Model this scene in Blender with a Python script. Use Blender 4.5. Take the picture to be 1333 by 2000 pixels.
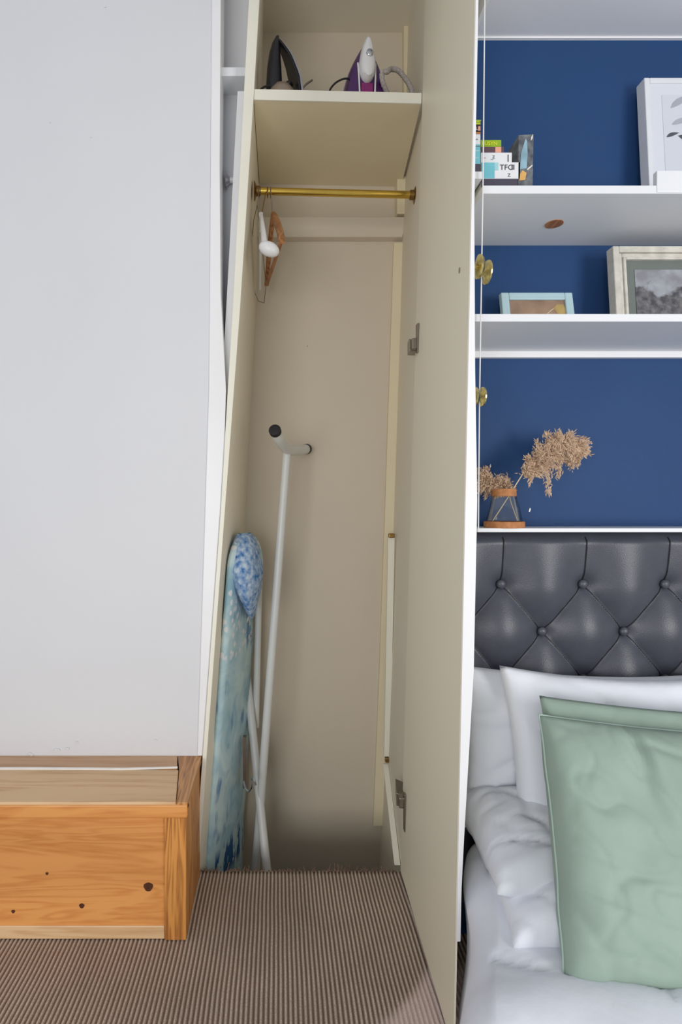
import bpy, bmesh, math, random
from mathutils import Vector, Matrix, noise
random.seed(7)
for o in list(bpy.data.objects): bpy.data.objects.remove(o)
SC = bpy.context.scene
COL = SC.collection

# ------------------------------------------------------------ camera, light, exposure
H = 1.136            # eye height above the carpet
FPX = 1100.0         # focal length in pixels of the 1333 x 2000 frame
CX, CY = 540.0, 990.0
cam = bpy.data.cameras.new('camera')
cam.sensor_fit = 'VERTICAL'; cam.sensor_height = 36.0
cam.lens = 36.0*FPX/2000.0
cam.shift_x = (666.5-CX)/2000.0
cam.shift_y = (CY-1000.0)/2000.0
cam.clip_start = 0.02
camo = bpy.data.objects.new('camera', cam); COL.objects.link(camo)
camo.location = (0, 0, H); camo.rotation_euler = (math.pi/2, 0, 0)
SC.camera = camo

world = bpy.data.worlds.new('world'); SC.world = world
world.use_nodes = True
bg = world.node_tree.nodes['Background']
bg.inputs['Color'].default_value = (0.93, 0.96, 1.0, 1)
bg.inputs['Strength'].default_value = 0.50

def area(name, loc, target, sx, sy, power, color):
    l = bpy.data.lights.new(name, 'AREA'); l.shape = 'RECTANGLE'
    l.size = sx; l.size_y = sy; l.energy = power; l.color = color
    o = bpy.data.objects.new(name, l); COL.objects.link(o)
    o.location = loc
    o.rotation_euler = (Vector(target)-Vector(loc)).to_track_quat('-Z', 'Y').to_euler()
    return o
area('window_daylight', (2.2, -1.3, 1.15), (0.6, 1.5, 1.3), 1.0, 1.3, 46, (1.0, 0.98, 0.95))

area('room_window_daylight', (-1.3, -2.5, 1.05), (0.3, 1.8, 1.3), 2.0, 1.5, 58, (1.0, 0.985, 0.965))  # added fill from behind the camera, lifts the cupboard interior
vs = SC.view_settings
vs.view_transform = 'Standard'; vs.look = 'None'; vs.gamma = 1.0
vs.use_curve_mapping = False
vs.exposure = 0.0

# ------------------------------------------------------------ helpers
def P(x, y, Y):
    """point seen at photo pixel (x, y) that stands at depth Y in the room"""
    return Vector(((x-CX)*Y/FPX, Y, H-(y-CY)*Y/FPX))

def lerp(a, b, t): return a+(b-a)*t
def interp(tab, x):
    if x <= tab[0][0]: return tab[0][1]
    for (a, va), (b, vb) in zip(tab, tab[1:]):
        if x <= b: return lerp(va, vb, (x-a)/(b-a))
    return tab[-1][1]
def srgb(r, g, b):
    f = lambda c: (c/255/12.92) if c/255 <= 0.04045 else ((c/255+0.055)/1.055)**2.4
    return (f(r), f(g), f(b), 1)

class MB:
    def __init__(s): s.v = []; s.f = []
    def add(s, vs, fs):
        n = len(s.v); s.v += [Vector(p) for p in vs]
        s.f += [tuple(i+n for i in f) for f in fs]; return s
    def hexa(s, p):   # bottom 4 (ccw from above), top 4
        return s.add(p, [(3,2,1,0),(4,5,6,7),(0,1,5,4),(1,2,6,5),(2,3,7,6),(3,0,4,7)])
    def box(s, x0, x1, y0, y1, z0, z1):
        return s.hexa([(x0,y0,z0),(x1,y0,z0),(x1,y1,z0),(x0,y1,z0),(x0,y0,z1),(x1,y0,z1),(x1,y1,z1),(x0,y1,z1)])
    def tube(s, pts, r, n=10, closed=False):
        pts = [Vector(p) for p in pts]; m = len(pts)
        rs = r if isinstance(r, (list, tuple)) else [r]*m
        prev = None; vs = []
        for i, p in enumerate(pts):
            if closed: t = pts[(i+1) % m]-pts[i-1]
            else: t = pts[min(i+1, m-1)]-pts[max(i-1, 0)]
            t.normalize()
            if prev is None:
                a = Vector((0,0,1)) if abs(t.z) < 0.9 else Vector((1,0,0))
                u = t.cross(a).normalized()
            else:
                u = (prev-t*prev.dot(t)).normalized()
            prev = u; w = t.cross(u)
            for k in range(n):
                a = 2*math.pi*k/n
                vs.append(p+(u*math.cos(a)+w*math.sin(a))*rs[i])
        fs = []
        for i in range(m if closed else m-1):
            j = (i+1) % m
            for k in range(n):
                l = (k+1) % n
                fs.append((i*n+k, i*n+l, j*n+l, j*n+k))
        if not closed:
            fs.append(tuple(range(n-1, -1, -1))); fs.append(tuple((m-1)*n+k for k in range(n)))
        return s.add(vs, fs)
    def lathe(s, prof, c, axis=(0,0,1), n=24, close=False):
        """prof = [(radius, height)]"""
        ax = Vector(axis).normalized(); c = Vector(c)
        a = Vector((1,0,0)) if abs(ax.x) < 0.9 else Vector((0,1,0))
        u = ax.cross(a).normalized(); w = ax.cross(u)
        vs = []; m = len(prof)
        for r, h in prof:
            for k in range(n):
                t = 2*math.pi*k/n
                vs.append(c+ax*h+(u*math.cos(t)+w*math.sin(t))*r)
        fs = []
        for i in range(m if close else m-1):
            j = (i+1) % m
            for k in range(n):
                l = (k+1) % n
                fs.append((i*n+k, i*n+l, j*n+l, j*n+k))
        if not close:
            fs.append(tuple(range(n-1, -1, -1))); fs.append(tuple((m-1)*n+k for k in range(n)))
        return s.add(vs, fs)
    def grid(s, fn, nu, nv):
        vs = [fn(i/nu, j/nv) for j in range(nv+1) for i in range(nu+1)]
        fs = [(j*(nu+1)+i, j*(nu+1)+i+1, (j+1)*(nu+1)+i+1, (j+1)*(nu+1)+i) for j in range(nv) for i in range(nu)]
        return s.add(vs, fs)
    def prism(s, poly, d):
        """poly = list of points, extruded by vector d"""
        d = Vector(d); n = len(poly); poly = [Vector(p) for p in poly]
        return s.add(poly+[p+d for p in poly],
                     [tuple(range(n-1, -1, -1)), tuple(range(n, 2*n))]+[(i, (i+1) % n, n+(i+1) % n, n+i) for i in range(n)])
    def loft(s, rings):
        n = len(rings[0]); vs = [p for r in rings for p in r]; m = len(rings)
        fs = [(i*n+k, i*n+(k+1) % n, (i+1)*n+(k+1) % n, (i+1)*n+k) for i in range(m-1) for k in range(n)]
        fs += [tuple(range(n-1, -1, -1)), tuple((m-1)*n+k for k in range(n))]
        return s.add(vs, fs)
    def move(s, M):
        s.v = [M @ p for p in s.v]; return s
    def center(s):
        xs = [p.x for p in s.v]; ys = [p.y for p in s.v]; zs = [p.z for p in s.v]
        return Vector(((min(xs)+max(xs))/2, (min(ys)+max(ys))/2, min(zs)))

BASE = {}
def link(name, mb, m, parent=None, smooth=False, bevel=0, seg=2):
    base = BASE[parent.name] if parent else mb.center()
    me = bpy.data.meshes.new(name)
    me.from_pydata([tuple(p-base) for p in mb.v], [], mb.f)
    bm = bmesh.new(); bm.from_mesh(me)
    bmesh.ops.remove_doubles(bm, verts=bm.verts, dist=1e-6)
    bmesh.ops.recalc_face_normals(bm, faces=bm.faces)
    if bevel:
        es = [e for e in bm.edges if len(e.link_faces) == 2 and e.calc_face_angle(0) > 0.6]
        bmesh.ops.bevel(bm, geom=es, offset=bevel, segments=seg, profile=0.5, affect='EDGES', clamp_overlap=True)
    bm.to_mesh(me); bm.free()
    if smooth:
        for p in me.polygons: p.use_smooth = True
        if smooth != 'all':
            me.set_sharp_from_angle(angle=math.radians(40))
    me.materials.append(m)
    o = bpy.data.objects.new(name, me); COL.objects.link(o)
    if parent: o.parent = parent
    else: o.location = base
    BASE[o.name] = base
    return o
def tag(o, label, cat, group=None):
    o['label'] = label; o['category'] = cat
    if group: o['group'] = group
    return o
def thing(name, label, cat, base, group=None):
    o = bpy.data.objects.new(name, None); COL.objects.link(o)
    o.empty_display_size = 0.05
    o.location = base; BASE[o.name] = Vector(base)
    return tag(o, label, cat, group)
def struct(name, mb, m, label=None, **k):
    o = link(name, mb, m, **k); o['kind'] = 'structure'
    if label: o['label'] = label
    return o

# ------------------------------------------------------------ materials
def mat(name, col, rough=0.5, var=0.06, scale=8.0, bump=0.0, bscale=60.0, metal=0.0, stretch=(1,1,1), spec=0.5, coat=0, col2=None, detail=4):
    m = bpy.data.materials.new(name); m.use_nodes = True
    nt = m.node_tree; b = nt.nodes['Principled BSDF']
    b.inputs['Roughness'].default_value = rough; b.inputs['Metallic'].default_value = metal
    b.inputs['Specular IOR Level'].default_value = spec; b.inputs['Coat Weight'].default_value = coat
    tc = nt.nodes.new('ShaderNodeTexCoord'); mp = nt.nodes.new('ShaderNodeMapping')
    mp.inputs['Scale'].default_value = stretch
    nt.links.new(tc.outputs['Object'], mp.inputs['Vector'])
    nz = nt.nodes.new('ShaderNodeTexNoise'); nz.inputs['Scale'].default_value = scale; nz.inputs['Detail'].default_value = detail
    nt.links.new(mp.outputs['Vector'], nz.inputs['Vector'])
    cr = nt.nodes.new('ShaderNodeValToRGB')
    c2 = col2 or tuple(c*(1-var*2) for c in col[:3])+(1,)
    cr.color_ramp.elements[0].position = 0.3; cr.color_ramp.elements[1].position = 0.7
    cr.color_ramp.elements[0].color = c2; cr.color_ramp.elements[1].color = col
    nt.links.new(nz.outputs['Fac'], cr.inputs['Fac']); nt.links.new(cr.outputs['Color'], b.inputs['Base Color'])
    if bump:
        n2 = nt.nodes.new('ShaderNodeTexNoise'); n2.inputs['Scale'].default_value = bscale; n2.inputs['Detail'].default_value = 3
        nt.links.new(mp.outputs['Vector'], n2.inputs['Vector'])
        bp = nt.nodes.new('ShaderNodeBump'); bp.inputs['Strength'].default_value = bump; bp.inputs['Distance'].default_value = 0.01
        nt.links.new(n2.outputs['Fac'], bp.inputs['Height']); nt.links.new(bp.outputs['Normal'], b.inputs['Normal'])
    return m

def wood(name, light, dark, axis, knots=True, ring=90.0, rough=0.4):
    """axis 0/1/2: direction of the grain"""
    m = bpy.data.materials.new(name); m.use_nodes = True
    nt = m.node_tree; b = nt.nodes['Principled BSDF']; b.inputs['Roughness'].default_value = rough
    L = nt.links.new; N = nt.nodes.new
    tc = N('ShaderNodeTexCoord'); mp = N('ShaderNodeMapping')
    sc = [1, 1, 1]; sc[axis] = 0.09; mp.inputs['Scale'].default_value = sc
    L(tc.outputs['Object'], mp.inputs['Vector'])
    nz = N('ShaderNodeTexNoise'); nz.inputs['Scale'].default_value = 14; nz.inputs['Detail'].default_value = 3
    nz.inputs['Distortion'].default_value = 0.6
    L(mp.outputs['Vector'], nz.inputs['Vector'])
    mu = N('ShaderNodeMath'); mu.operation = 'MULTIPLY'; mu.inputs[1].default_value = ring
    L(nz.outputs['Fac'], mu.inputs[0])
    si = N('ShaderNodeMath'); si.operation = 'SINE'; L(mu.outputs[0], si.inputs[0])
    ad = N('ShaderNodeMath'); ad.operation = 'MULTIPLY_ADD'; ad.inputs[1].default_value = 0.5; ad.inputs[2].default_value = 0.5
    L(si.outputs[0], ad.inputs[0])
    fine = N('ShaderNodeTexNoise'); fine.inputs['Scale'].default_value = 120; fine.inputs['Detail'].default_value = 2
    L(mp.outputs['Vector'], fine.inputs['Vector'])
    mx0 = N('ShaderNodeMath'); mx0.operation = 'MULTIPLY'; L(ad.outputs[0], mx0.inputs[0]); L(fine.outputs['Fac'], mx0.inputs[1])
    cr = N('ShaderNodeValToRGB'); cr.color_ramp.elements[0].color = light; cr.color_ramp.elements[1].color = dark
    cr.color_ramp.elements[0].position = 0.12; cr.color_ramp.elements[1].position = 0.75
    L(mx0.outputs[0], cr.inputs['Fac'])
    big = N('ShaderNodeTexNoise'); big.inputs['Scale'].default_value = 5; L(mp.outputs['Vector'], big.inputs['Vector'])
    mx = N('ShaderNodeMix'); mx.data_type = 'RGBA'; mx.blend_type = 'MULTIPLY'
    rr = N('ShaderNodeValToRGB'); rr.color_ramp.elements[0].color = (0.72, 0.66, 0.6, 1); rr.color_ramp.elements[1].color = (1.05, 1.05, 1.05, 1)
    rr.color_ramp.elements[0].position = 0.3; rr.color_ramp.elements[1].position = 0.62
    L(big.outputs['Fac'], rr.inputs['Fac']); mx.inputs[0].default_value = 0.7
    L(cr.outputs['Color'], mx.inputs[6]); L(rr.outputs['Color'], mx.inputs[7])
    L(mx.outputs[2], b.inputs['Base Color'])
    bp = N('ShaderNodeBump'); bp.inputs['Strength'].default_value = 0.12; bp.inputs['Distance'].default_value = 0.004
    L(mx0.outputs[0], bp.inputs['Height']); L(bp.outputs['Normal'], b.inputs['Normal'])
    return m

M = {}
M['wall_white'] = mat('white_wall_paint', srgb(217, 218, 222), 0.6, 0.015, 2.5, 0.05, 35)
M['trim_white'] = mat('white_gloss_paint', srgb(236, 236, 238), 0.35, 0.015, 6, 0.03, 50)
M['cream_trim'] = mat('cream_gloss_paint', srgb(234, 231, 216), 0.4, 0.02, 6, 0.03, 50)
M['cream'] = mat('cream_panel_paint', srgb(226, 220, 194), 0.45, 0.02, 4, 0.02, 60)
M['cream_deep'] = mat('deeper_cream_paint', srgb(230, 218, 186), 0.5, 0.03, 4, 0.02, 60)
M['cup_back'] = mat('cupboard_back_paint', srgb(212, 200, 181), 0.6, 0.02, 2.5, 0.06, 30)
M['cup_side'] = mat('cupboard_side_paint', srgb(230, 222, 204), 0.55, 0.02, 3, 0.03, 40)
M['door'] = mat('door_cream_paint', srgb(236, 229, 207), 0.42, 0.012, 3, 0.015, 70)
M['blue_wall'] = mat('blue_wall_paint', srgb(38, 70, 116), 0.55, 0.05, 3, 0.06, 60, spec=0.2)
M['ceiling'] = mat('ceiling_paint', srgb(226, 227, 232), 0.7, 0.01, 3, 0.03, 40)
M['shelf_white'] = mat('white_shelf_paint', srgb(226, 228, 232), 0.45, 0.01, 5)
M['brass'] = mat('polished_brass', srgb(214, 178, 84), 0.18, 0.06, 20, metal=1.0)
M['knob_brass'] = mat('pale_knob_brass', srgb(236, 218, 150), 0.22, 0.25, 90, metal=1.0)
M['dull_brass'] = mat('dull_brass', srgb(150, 118, 70), 0.35, 0.1, 30, metal=1.0)
M['steel'] = mat('worn_steel', srgb(150, 140, 130), 0.35, 0.1, 40, metal=0.9)
M['chrome'] = mat('polished_steel', srgb(200, 200, 205), 0.15, 0.03, 30, metal=1.0)
M['black_plastic'] = mat('black_plastic', srgb(30, 29, 34), 0.35, 0.1, 20)
M['black_rubber'] = mat('black_rubber', srgb(26, 26, 28), 0.6, 0.1, 30)
M['white_plastic'] = mat('white_plastic', srgb(226, 225, 224), 0.35, 0.02, 20)
M['purple'] = mat('purple_plastic', srgb(74, 36, 92), 0.25, 0.08, 20)
M['magenta'] = mat('magenta_plastic', srgb(140, 40, 110), 0.25, 0.05, 20)
M['taupe'] = mat('taupe_plastic', srgb(150, 132, 116), 0.35, 0.06, 20)
M['grey_cord'] = mat('grey_fabric_cord', srgb(190, 180, 175), 0.8, 0.2, 260, 0.3, 300)
M['tube_white'] = mat('white_tube_paint', srgb(222, 224, 222), 0.35, 0.02, 12)
M['hanger_wood'] = wood('hanger_wood', srgb(178, 122, 76), srgb(120, 74, 40), 1, ring=50)
M['pine_x'] = wood('pine_grain_along_width', srgb(230, 162, 92), srgb(210, 136, 70), 0, ring=60)
M['pine_z'] = wood('pine_grain_upright', srgb(214, 148, 76), srgb(138, 78, 34), 2, ring=80)
M['pine_y'] = wood('pine_grain_along_depth', srgb(206, 150, 92), srgb(142, 88, 46), 1, ring=60)
M['pine_pale'] = wood('pale_pine', srgb(228, 192, 148), srgb(208, 164, 116), 0, ring=30)
M['pine_pink'] = wood('pinkish_pine', srgb(214, 174, 136), srgb(194, 148, 108), 0, ring=30)
M['knot'] = mat('pine_knot', srgb(96, 50, 24), 0.5, 0.3, 120)
M['caulk'] = mat('white_caulk', srgb(232, 228, 222), 0.6, 0.05, 40)
M['leather'] = mat('charcoal_leather', srgb(72, 74, 85), 0.36, 0.06, 30, 0.10, 420)
M['cork'] = mat('cork', srgb(196, 132, 84), 0.8, 0.18, 90, 0.2, 160)
M['linen_white'] = mat('white_cotton', srgb(228, 231, 240), 0.85, 0.015, 6, 0.15, 26)
M['linen_grey'] = mat('white_cotton_sheet', srgb(220, 223, 230), 0.85, 0.015, 6, 0.15, 26)
M['green'] = mat('sage_green_velvet', srgb(154, 174, 161), 0.8, 0.09, 7, 0.2, 22)
M['green_dark'] = mat('sage_green_seam', srgb(166, 188, 178), 0.8, 0.03, 30)
M['frame_blue'] = mat('pale_blue_frame_paint', srgb(176, 204, 212), 0.5, 0.03, 20)
M['frame_cream'] = mat('aged_cream_frame', srgb(216, 212, 202), 0.5, 0.12, 40, 0.1, 80)
M['frame_white'] = mat('white_frame', srgb(222, 224, 230), 0.45, 0.02, 20)
M['mount_white'] = mat('white_mount_card', srgb(214, 217, 226), 0.6, 0.01, 10)
M['mount_green'] = mat('grey_green_mount_card', srgb(112, 120, 116), 0.8, 0.06, 10)
M['leaf_pale'] = mat('pale_grey_print', srgb(168, 172, 184), 0.7, 0.05, 30)
M['leaf_dark'] = mat('dark_grey_print', srgb(80, 82, 92), 0.7, 0.1, 30)
M['stem'] = mat('dry_stem', srgb(222, 202, 160), 0.7, 0.08, 40)
M['plume'] = mat('dry_plume', srgb(222, 196, 170), 0.9, 0.16, 60, col2=srgb(184, 152, 124))
M['paper'] = mat('book_pages', srgb(226, 222, 212), 0.8, 0.08, 120, stretch=(1, 1, 8))
M['glassdark'] = mat('dark_gap', srgb(16, 15, 16), 0.8, 0.1, 20)

def glass():
    m = bpy.data.materials.new('clear_glass'); m.use_nodes = True
    nt = m.node_tree; nt.nodes.clear()
    out = nt.nodes.new('ShaderNodeOutputMaterial')
    tr = nt.nodes.new('ShaderNodeBsdfTransparent'); tr.inputs['Color'].default_value = (0.96, 0.97, 0.98, 1)
    gl = nt.nodes.new('ShaderNodeBsdfGlossy'); gl.inputs['Roughness'].default_value = 0.03
    lw = nt.nodes.new('ShaderNodeLayerWeight'); lw.inputs['Blend'].default_value = 0.25
    mr = nt.nodes.new('ShaderNodeMath'); mr.operation = 'MULTIPLY_ADD'; mr.inputs[1].default_value = 0.55; mr.inputs[2].default_value = 0.04
    mx = nt.nodes.new('ShaderNodeMixShader')
    nt.links.new(lw.outputs['Fresnel'], mr.inputs[0]); nt.links.new(mr.outputs[0], mx.inputs['Fac'])
    nt.links.new(tr.outputs[0], mx.inputs[1]); nt.links.new(gl.outputs[0], mx.inputs[2])
    nt.links.new(mx.outputs[0], out.inputs['Surface'])
    return m
M['glass'] = glass()

def carpet_mat():
    m = mat('ribbed_carpet', srgb(228, 212, 198), 0.95, 0.12, 3.5, spec=0.1)
    nt = m.node_tree; L = nt.links.new; N = nt.nodes.new; b = nt.nodes['Principled BSDF']
    src = b.inputs['Base Color'].links[0].from_socket
    tc = N('ShaderNodeTexCoord')
    # fibre speckle
    fz = N('ShaderNodeTexNoise'); fz.inputs['Scale'].default_value = 420; fz.inputs['Detail'].default_value = 2
    L(tc.outputs['Object'], fz.inputs['Vector'])
    r1 = N('ShaderNodeValToRGB'); r1.color_ramp.elements[0].color = (0.62, 0.58, 0.55, 1); r1.color_ramp.elements[1].color = (1.25, 1.24, 1.22, 1)
    r1.color_ramp.elements[0].position = 0.35; r1.color_ramp.elements[1].position = 0.65
    L(fz.outputs['Fac'], r1.inputs['Fac'])
    mx = N('ShaderNodeMix'); mx.data_type = 'RGBA'; mx.blend_type = 'MULTIPLY'; mx.inputs[0].default_value = 0.6
    L(src, mx.inputs[6]); L(r1.outputs['Color'], mx.inputs[7])
    # darker colour in the grooves between the ribs
    at = N('ShaderNodeAttribute'); at.attribute_name = 'rib'
    mg = N('ShaderNodeMix'); mg.data_type = 'RGBA'; mg.blend_type = 'MIX'
    mg.inputs[6].default_value = srgb(108, 82, 66)
    L(at.outputs['Fac'], mg.inputs[0]); L(mx.outputs[2], mg.inputs[7])
    # daylight patch beside the door, painted into the carpet colour
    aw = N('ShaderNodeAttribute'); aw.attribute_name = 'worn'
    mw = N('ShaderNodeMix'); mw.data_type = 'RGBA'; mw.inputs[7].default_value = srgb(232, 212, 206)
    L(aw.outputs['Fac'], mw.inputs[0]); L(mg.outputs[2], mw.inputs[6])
    L(mw.outputs[2], b.inputs['Base Color'])
    bp = N('ShaderNodeBump'); bp.inputs['Strength'].default_value = 0.7; bp.inputs['Distance'].default_value = 0.004
    L(fz.outputs['Fac'], bp.inputs['Height']); L(bp.outputs['Normal'], b.inputs['Normal'])
    return m
M['carpet'] = carpet_mat()
M['thread'] = mat('carpet_thread', srgb(132, 104, 88), 0.95, 0.2, 60)
M['carpet_worn'] = mat('worn_pale_carpet', srgb(190, 172, 164), 0.95, 0.12, 140, 0.5, 260)

# ------------------------------------------------------------ the setting
F = 1.76     # plane of the cupboard front
BK = 2.20    # cupboard back wall
BW = 1.50    # blue wall
ZC = 3.0     # ceiling
# carpet with real ribs running into the room
PITCH = 0.0112
def build_floor():
    v = []; f = []; rib = []; sunlit = []
    x0, x1 = -1.35, 0.60; n = int((x1-x0)/PITCH)
    prof = [(0.0, 0.0), (0.2, 0.0014), (0.35, 0.0038), (0.5, 0.0046), (0.65, 0.0038), (0.8, 0.0014)]
    xs = [(x0+(i+u)*PITCH, h) for i in range(n) for u, h in prof]
    ys = [0.25, 0.7, 0.9]+[1.0+0.019*k for k in range(41)]
    for y in ys:
        for k, (x, h) in enumerate(xs):
            wob = 0.0022*noise.noise((x*3, y*9, 0.3))
            hz = h*(0.85+0.25*noise.noise((x*20, y*25, 2.0)))
            v.append((x+wob, y, hz-0.0046)); rib.append(min(1.0, 0.08+h/0.0046*0.95))
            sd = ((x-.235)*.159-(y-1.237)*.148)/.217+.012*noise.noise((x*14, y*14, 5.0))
            sunlit.append(max(0.0, min(1.0, sd/.022+.3))*(.8 if x > .1 else 0)*max(0, min(1, (1.42-y)/.04)))  # mask of the painted daylight patch
    m = len(xs)
    for j in range(len(ys)-1):
        for i in range(m-1):
            f.append((j*m+i, j*m+i+1, (j+1)*m+i+1, (j+1)*m+i))
    # edge turned down at the threshold
    b0 = len(v)
    for k, (x, h) in enumerate(xs):
        v.append((x, ys[-1]+0.002, -0.06)); rib.append(0.2); sunlit.append(0)
    j = len(ys)-1
    for i in range(m-1): f.append((j*m+i, j*m+i+1, b0+i+1, b0+i))
    me = bpy.data.meshes.new('floor'); me.from_pydata(v, [], f)
    for p in me.polygons: p.use_smooth = True
    a = me.attributes.new('rib', 'FLOAT', 'POINT'); a.data.foreach_set('value', rib)
    a = me.attributes.new('worn', 'FLOAT', 'POINT'); a.data.foreach_set('value', sunlit)
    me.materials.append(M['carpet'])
    o = bpy.data.objects.new('floor', me); COL.objects.link(o); BASE[o.name] = Vector((0, 0, 0))
    o['kind'] = 'structure'; o['label'] = 'brown ribbed carpet in front of the open cupboard'
    return o
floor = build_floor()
# frayed threads along the cut edge of the carpet
mb = MB()
rnd = random.Random(3)
for k in range(150):
    x = rnd.uniform(-0.25, 0.37); big = rnd.random() < 0.14 or 0.16 < x < 0.25 and rnd.random() < 0.6
    h = rnd.uniform(0.008, 0.024) if big else rnd.uniform(0.002, 0.008)
    p = Vector((x, F-0.002, -0.002)); q = p+Vector((rnd.uniform(-.008, .008), rnd.uniform(-.004, .01), h))
    mb.tube([p, (p+q)/2+Vector((rnd.uniform(-.003, .003), 0, 0.001)), q], [0.0016, 0.0014, 0.0007], 5)
fr = link('frayed_threads', mb, M['thread'], floor); fr['kind'] = 'stuff'
# sub floor under the bed end and unseen floor of the cupboard pit
struct('floor_under_bed', MB().box(0.60, 2.2, 0.25, 1.76, -0.03, -0.005), M['carpet_worn'])
struct('floor_cupboard', MB().box(-0.32, 0.56, F-0.02, BK+0.05, -0.50, -0.45), mat('bare_dark_boards', srgb(74, 58, 46), 0.7, 0.2, 30))  # unseen floor, coloured dark to cut bounced light in the pit
struct('wall_riser', MB().box(-1.35, 0.60, F-0.012, F+0.001, -0.5, -0.012), mat('bare_timber_riser', srgb(110, 88, 70), 0.7, 0.2, 30), 'bare timber edge below the carpet at the cupboard threshold')  # added to block light leaking under the carpet into the pit
struct('wall_pit_left', MB().box(-0.34, -0.31, F-0.02, BK+0.04, -0.5, 0.0), M['cup_side'])  # pit sides added to close off light from below
struct('wall_pit_right', MB().box(0.55, 0.58, F-0.02, BK+0.04, -0.5, 0.0), M['cup_side'])

def front_left(z):    # inner edge of the cupboard's leaning left jamb at plane F
    return interp([(-0.45, -0.276), (0.0, -0.243), (1.12, -0.160), (1.76, -0.112), (2.43, -0.069), (3.0, -0.035)], z)
def jw(z): return interp([(-0.1, 0.010), (0.3, 0.012), (1.1, 0.012), (1.6, 0.020), (2.4, 0.030), (3, 0.034)], z)
def back_left(z): return interp([(-0.45, -0.175), (0.3, -0.140), (1.2, -0.118), (1.9, -0.080), (3.0, -0.05)], z)
def back_right(z): return interp([(-0.45, 0.355), (-0.25, 0.370), (0.7, 0.408), (2.15, 0.456), (3.0, 0.475)], z)
def side_right_front(z): return lerp(0.392, 0.470, z/2.75)

ZS = [-0.45, 0.0, 0.35, 0.7, 1.12, 1.5, 1.9, 2.43, ZC]
def strip(fa, fb, ya, yb, ta=0.03, tb=0.03, zs=ZS):
    """upright leaning sheet from (fa(z), ya) to (fb(z), yb), thickened along X"""
    rings = []
    for z in zs:
        a, b = fa(z), fb(z)
        rings.append([Vector((a, ya, z)), Vector((b, yb, z)), Vector((b+tb, yb, z)), Vector((a+ta, ya, z))])
    return MB().loft(rings)
wcl = struct('wall_cupboard_left', strip(front_left, back_left, F-0.01, BK, -0.012, -0.03), M['cup_side'], 'cream left inner side of the cupboard')
wcr = struct('wall_cupboard_right', strip(lambda z: side_right_front(z)+0.004, lambda z: back_right(z)+0.036, F+0.01, BK, 0.02, 0.03), M['cup_side'], 'cream right inner side of the cupboard')
wcb = struct('wall_cupboard_back', MB().box(-0.30, 0.58, BK, BK+0.04, -0.5, ZC), M['cup_back'], 'beige painted back wall of the cupboard')
struct('ceiling_cupboard', MB().box(-0.30, 0.58, F, BK+0.04, ZC-0.012, ZC+0.03), M['cup_side'])
# battens on the back wall: upright in the right corner, above and below the cross rail
mb = MB()
zs = [-0.1, 0.5, 1.2, 2.16]
mb.loft([[Vector((back_right(z), BK-0.018, z)), Vector((back_right(z)+0.038, BK-0.018, z)), Vector((back_right(z)+0.038, BK+0.002, z)), Vector((back_right(z), BK+0.002, z))] for z in zs])
link('upright_batten', mb, M['cream_deep'], wcb)
mb = MB().box(0.462, 0.53, BK-0.05, BK, 2.255, 2.40)
link('corner_block', mb, M['cream_deep'], wcb, bevel=0.002)
mb = MB().box(0.492, 0.55, BK-0.03, BK, 2.45, ZC-0.012)
link('upright_batten', mb, M['cream_deep'], wcb)
# cross rail: board with sloping lower face
mb = MB(); xa, xb = -0.075, 0.505
mb.loft([[Vector((x, BK, 2.256)), Vector((x, BK-0.045, 2.246)), Vector((x+(0 if x < 0 else -0.02), BK-0.030, 2.176)), Vector((x, BK, 2.172))] for x in (xa, xb)])
link('cross_rail', mb, M['cup_back'], wcb, bevel=0.002)
# scuff marks
mb = MB()
for (x, y, l, a) in ((601, 676, .006, 1.2), (745, 1305, .004, .9)):
    c = P(x, y, BK-0.0006); d = Vector((math.cos(a), 0, math.sin(a)))*l; n = Vector((-math.sin(a), 0, math.cos(a)))*0.0012
    mb.add([c-d, c+n, c+d, c-n], [(0, 1, 2, 3)])
link('scuff_mark', mb, M['taupe'], wcb)

# white wall left of the cupboard, its corner bead and the narrow niche
def wl_edge(z): return interp([(-0.1, -0.246), (0.35, -0.243), (1.5, -0.207), (2.75, -0.197), (3.0, -0.196)], z)
zs = [0.0, 0.364, 0.8, 1.5, 2.2, ZC]
mb = MB().loft([[Vector((-1.6, F-0.012, z)), Vector((wl_edge(z), F-0.012, z)), Vector((wl_edge(z), F+0.12, z)), Vector((-1.6, F+0.12, z))] for z in zs])
wall_l = struct('wall_left', mb, M['wall_white'], 'plain white painted wall beside the cupboard')
mb = MB()
def be(z): return max(wl_edge(z)+0.0005, min(wl_edge(z)+interp([(1.0, .14), (1.2, .07), (1.9, .026)], z), front_left(z)-jw(z)-0.0008))
mb.loft([[Vector((wl_edge(z)-0.002, F-0.016, z)), Vector((be(z), F-0.016, z)), Vector((be(z), F+0.10, z)), Vector((wl_edge(z)-0.002, F+0.10, z))] for z in [0.3645, 0.5, 0.8, 1.0, 1.12, 1.25, 1.35, 1.5, 1.65, 1.8, 2.2, ZC]])
struct('trim_1', mb, M['trim_white'], 'white corner bead at the edge of the wall', bevel=0.002)
# chips of plaster and small dents near the bottom edge of the wall
mb = MB()
rnd = random.Random(5)
for (x, y, s) in ((110, 1466, .014), (60, 1473, .012), (132, 1462, .008), (305, 1445, .006), (150, 1449, .007), (206, 14, .004), (98, 240, .003), (178, 268, .003)):
    c = P(x, y, F-0.0125); n = 7
    ring = [c+Vector((math.cos(6.283*k/n)*s*rnd.uniform(.5, 1.2), -0.0005, math.sin(6.283*k/n)*s*rnd.uniform(.2, .6))) for k in range(n)]
    mb.prism(ring, (0, -0.0016, 0))
link('plaster_chip', mb, M['wall_white'], wall_l)
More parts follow.
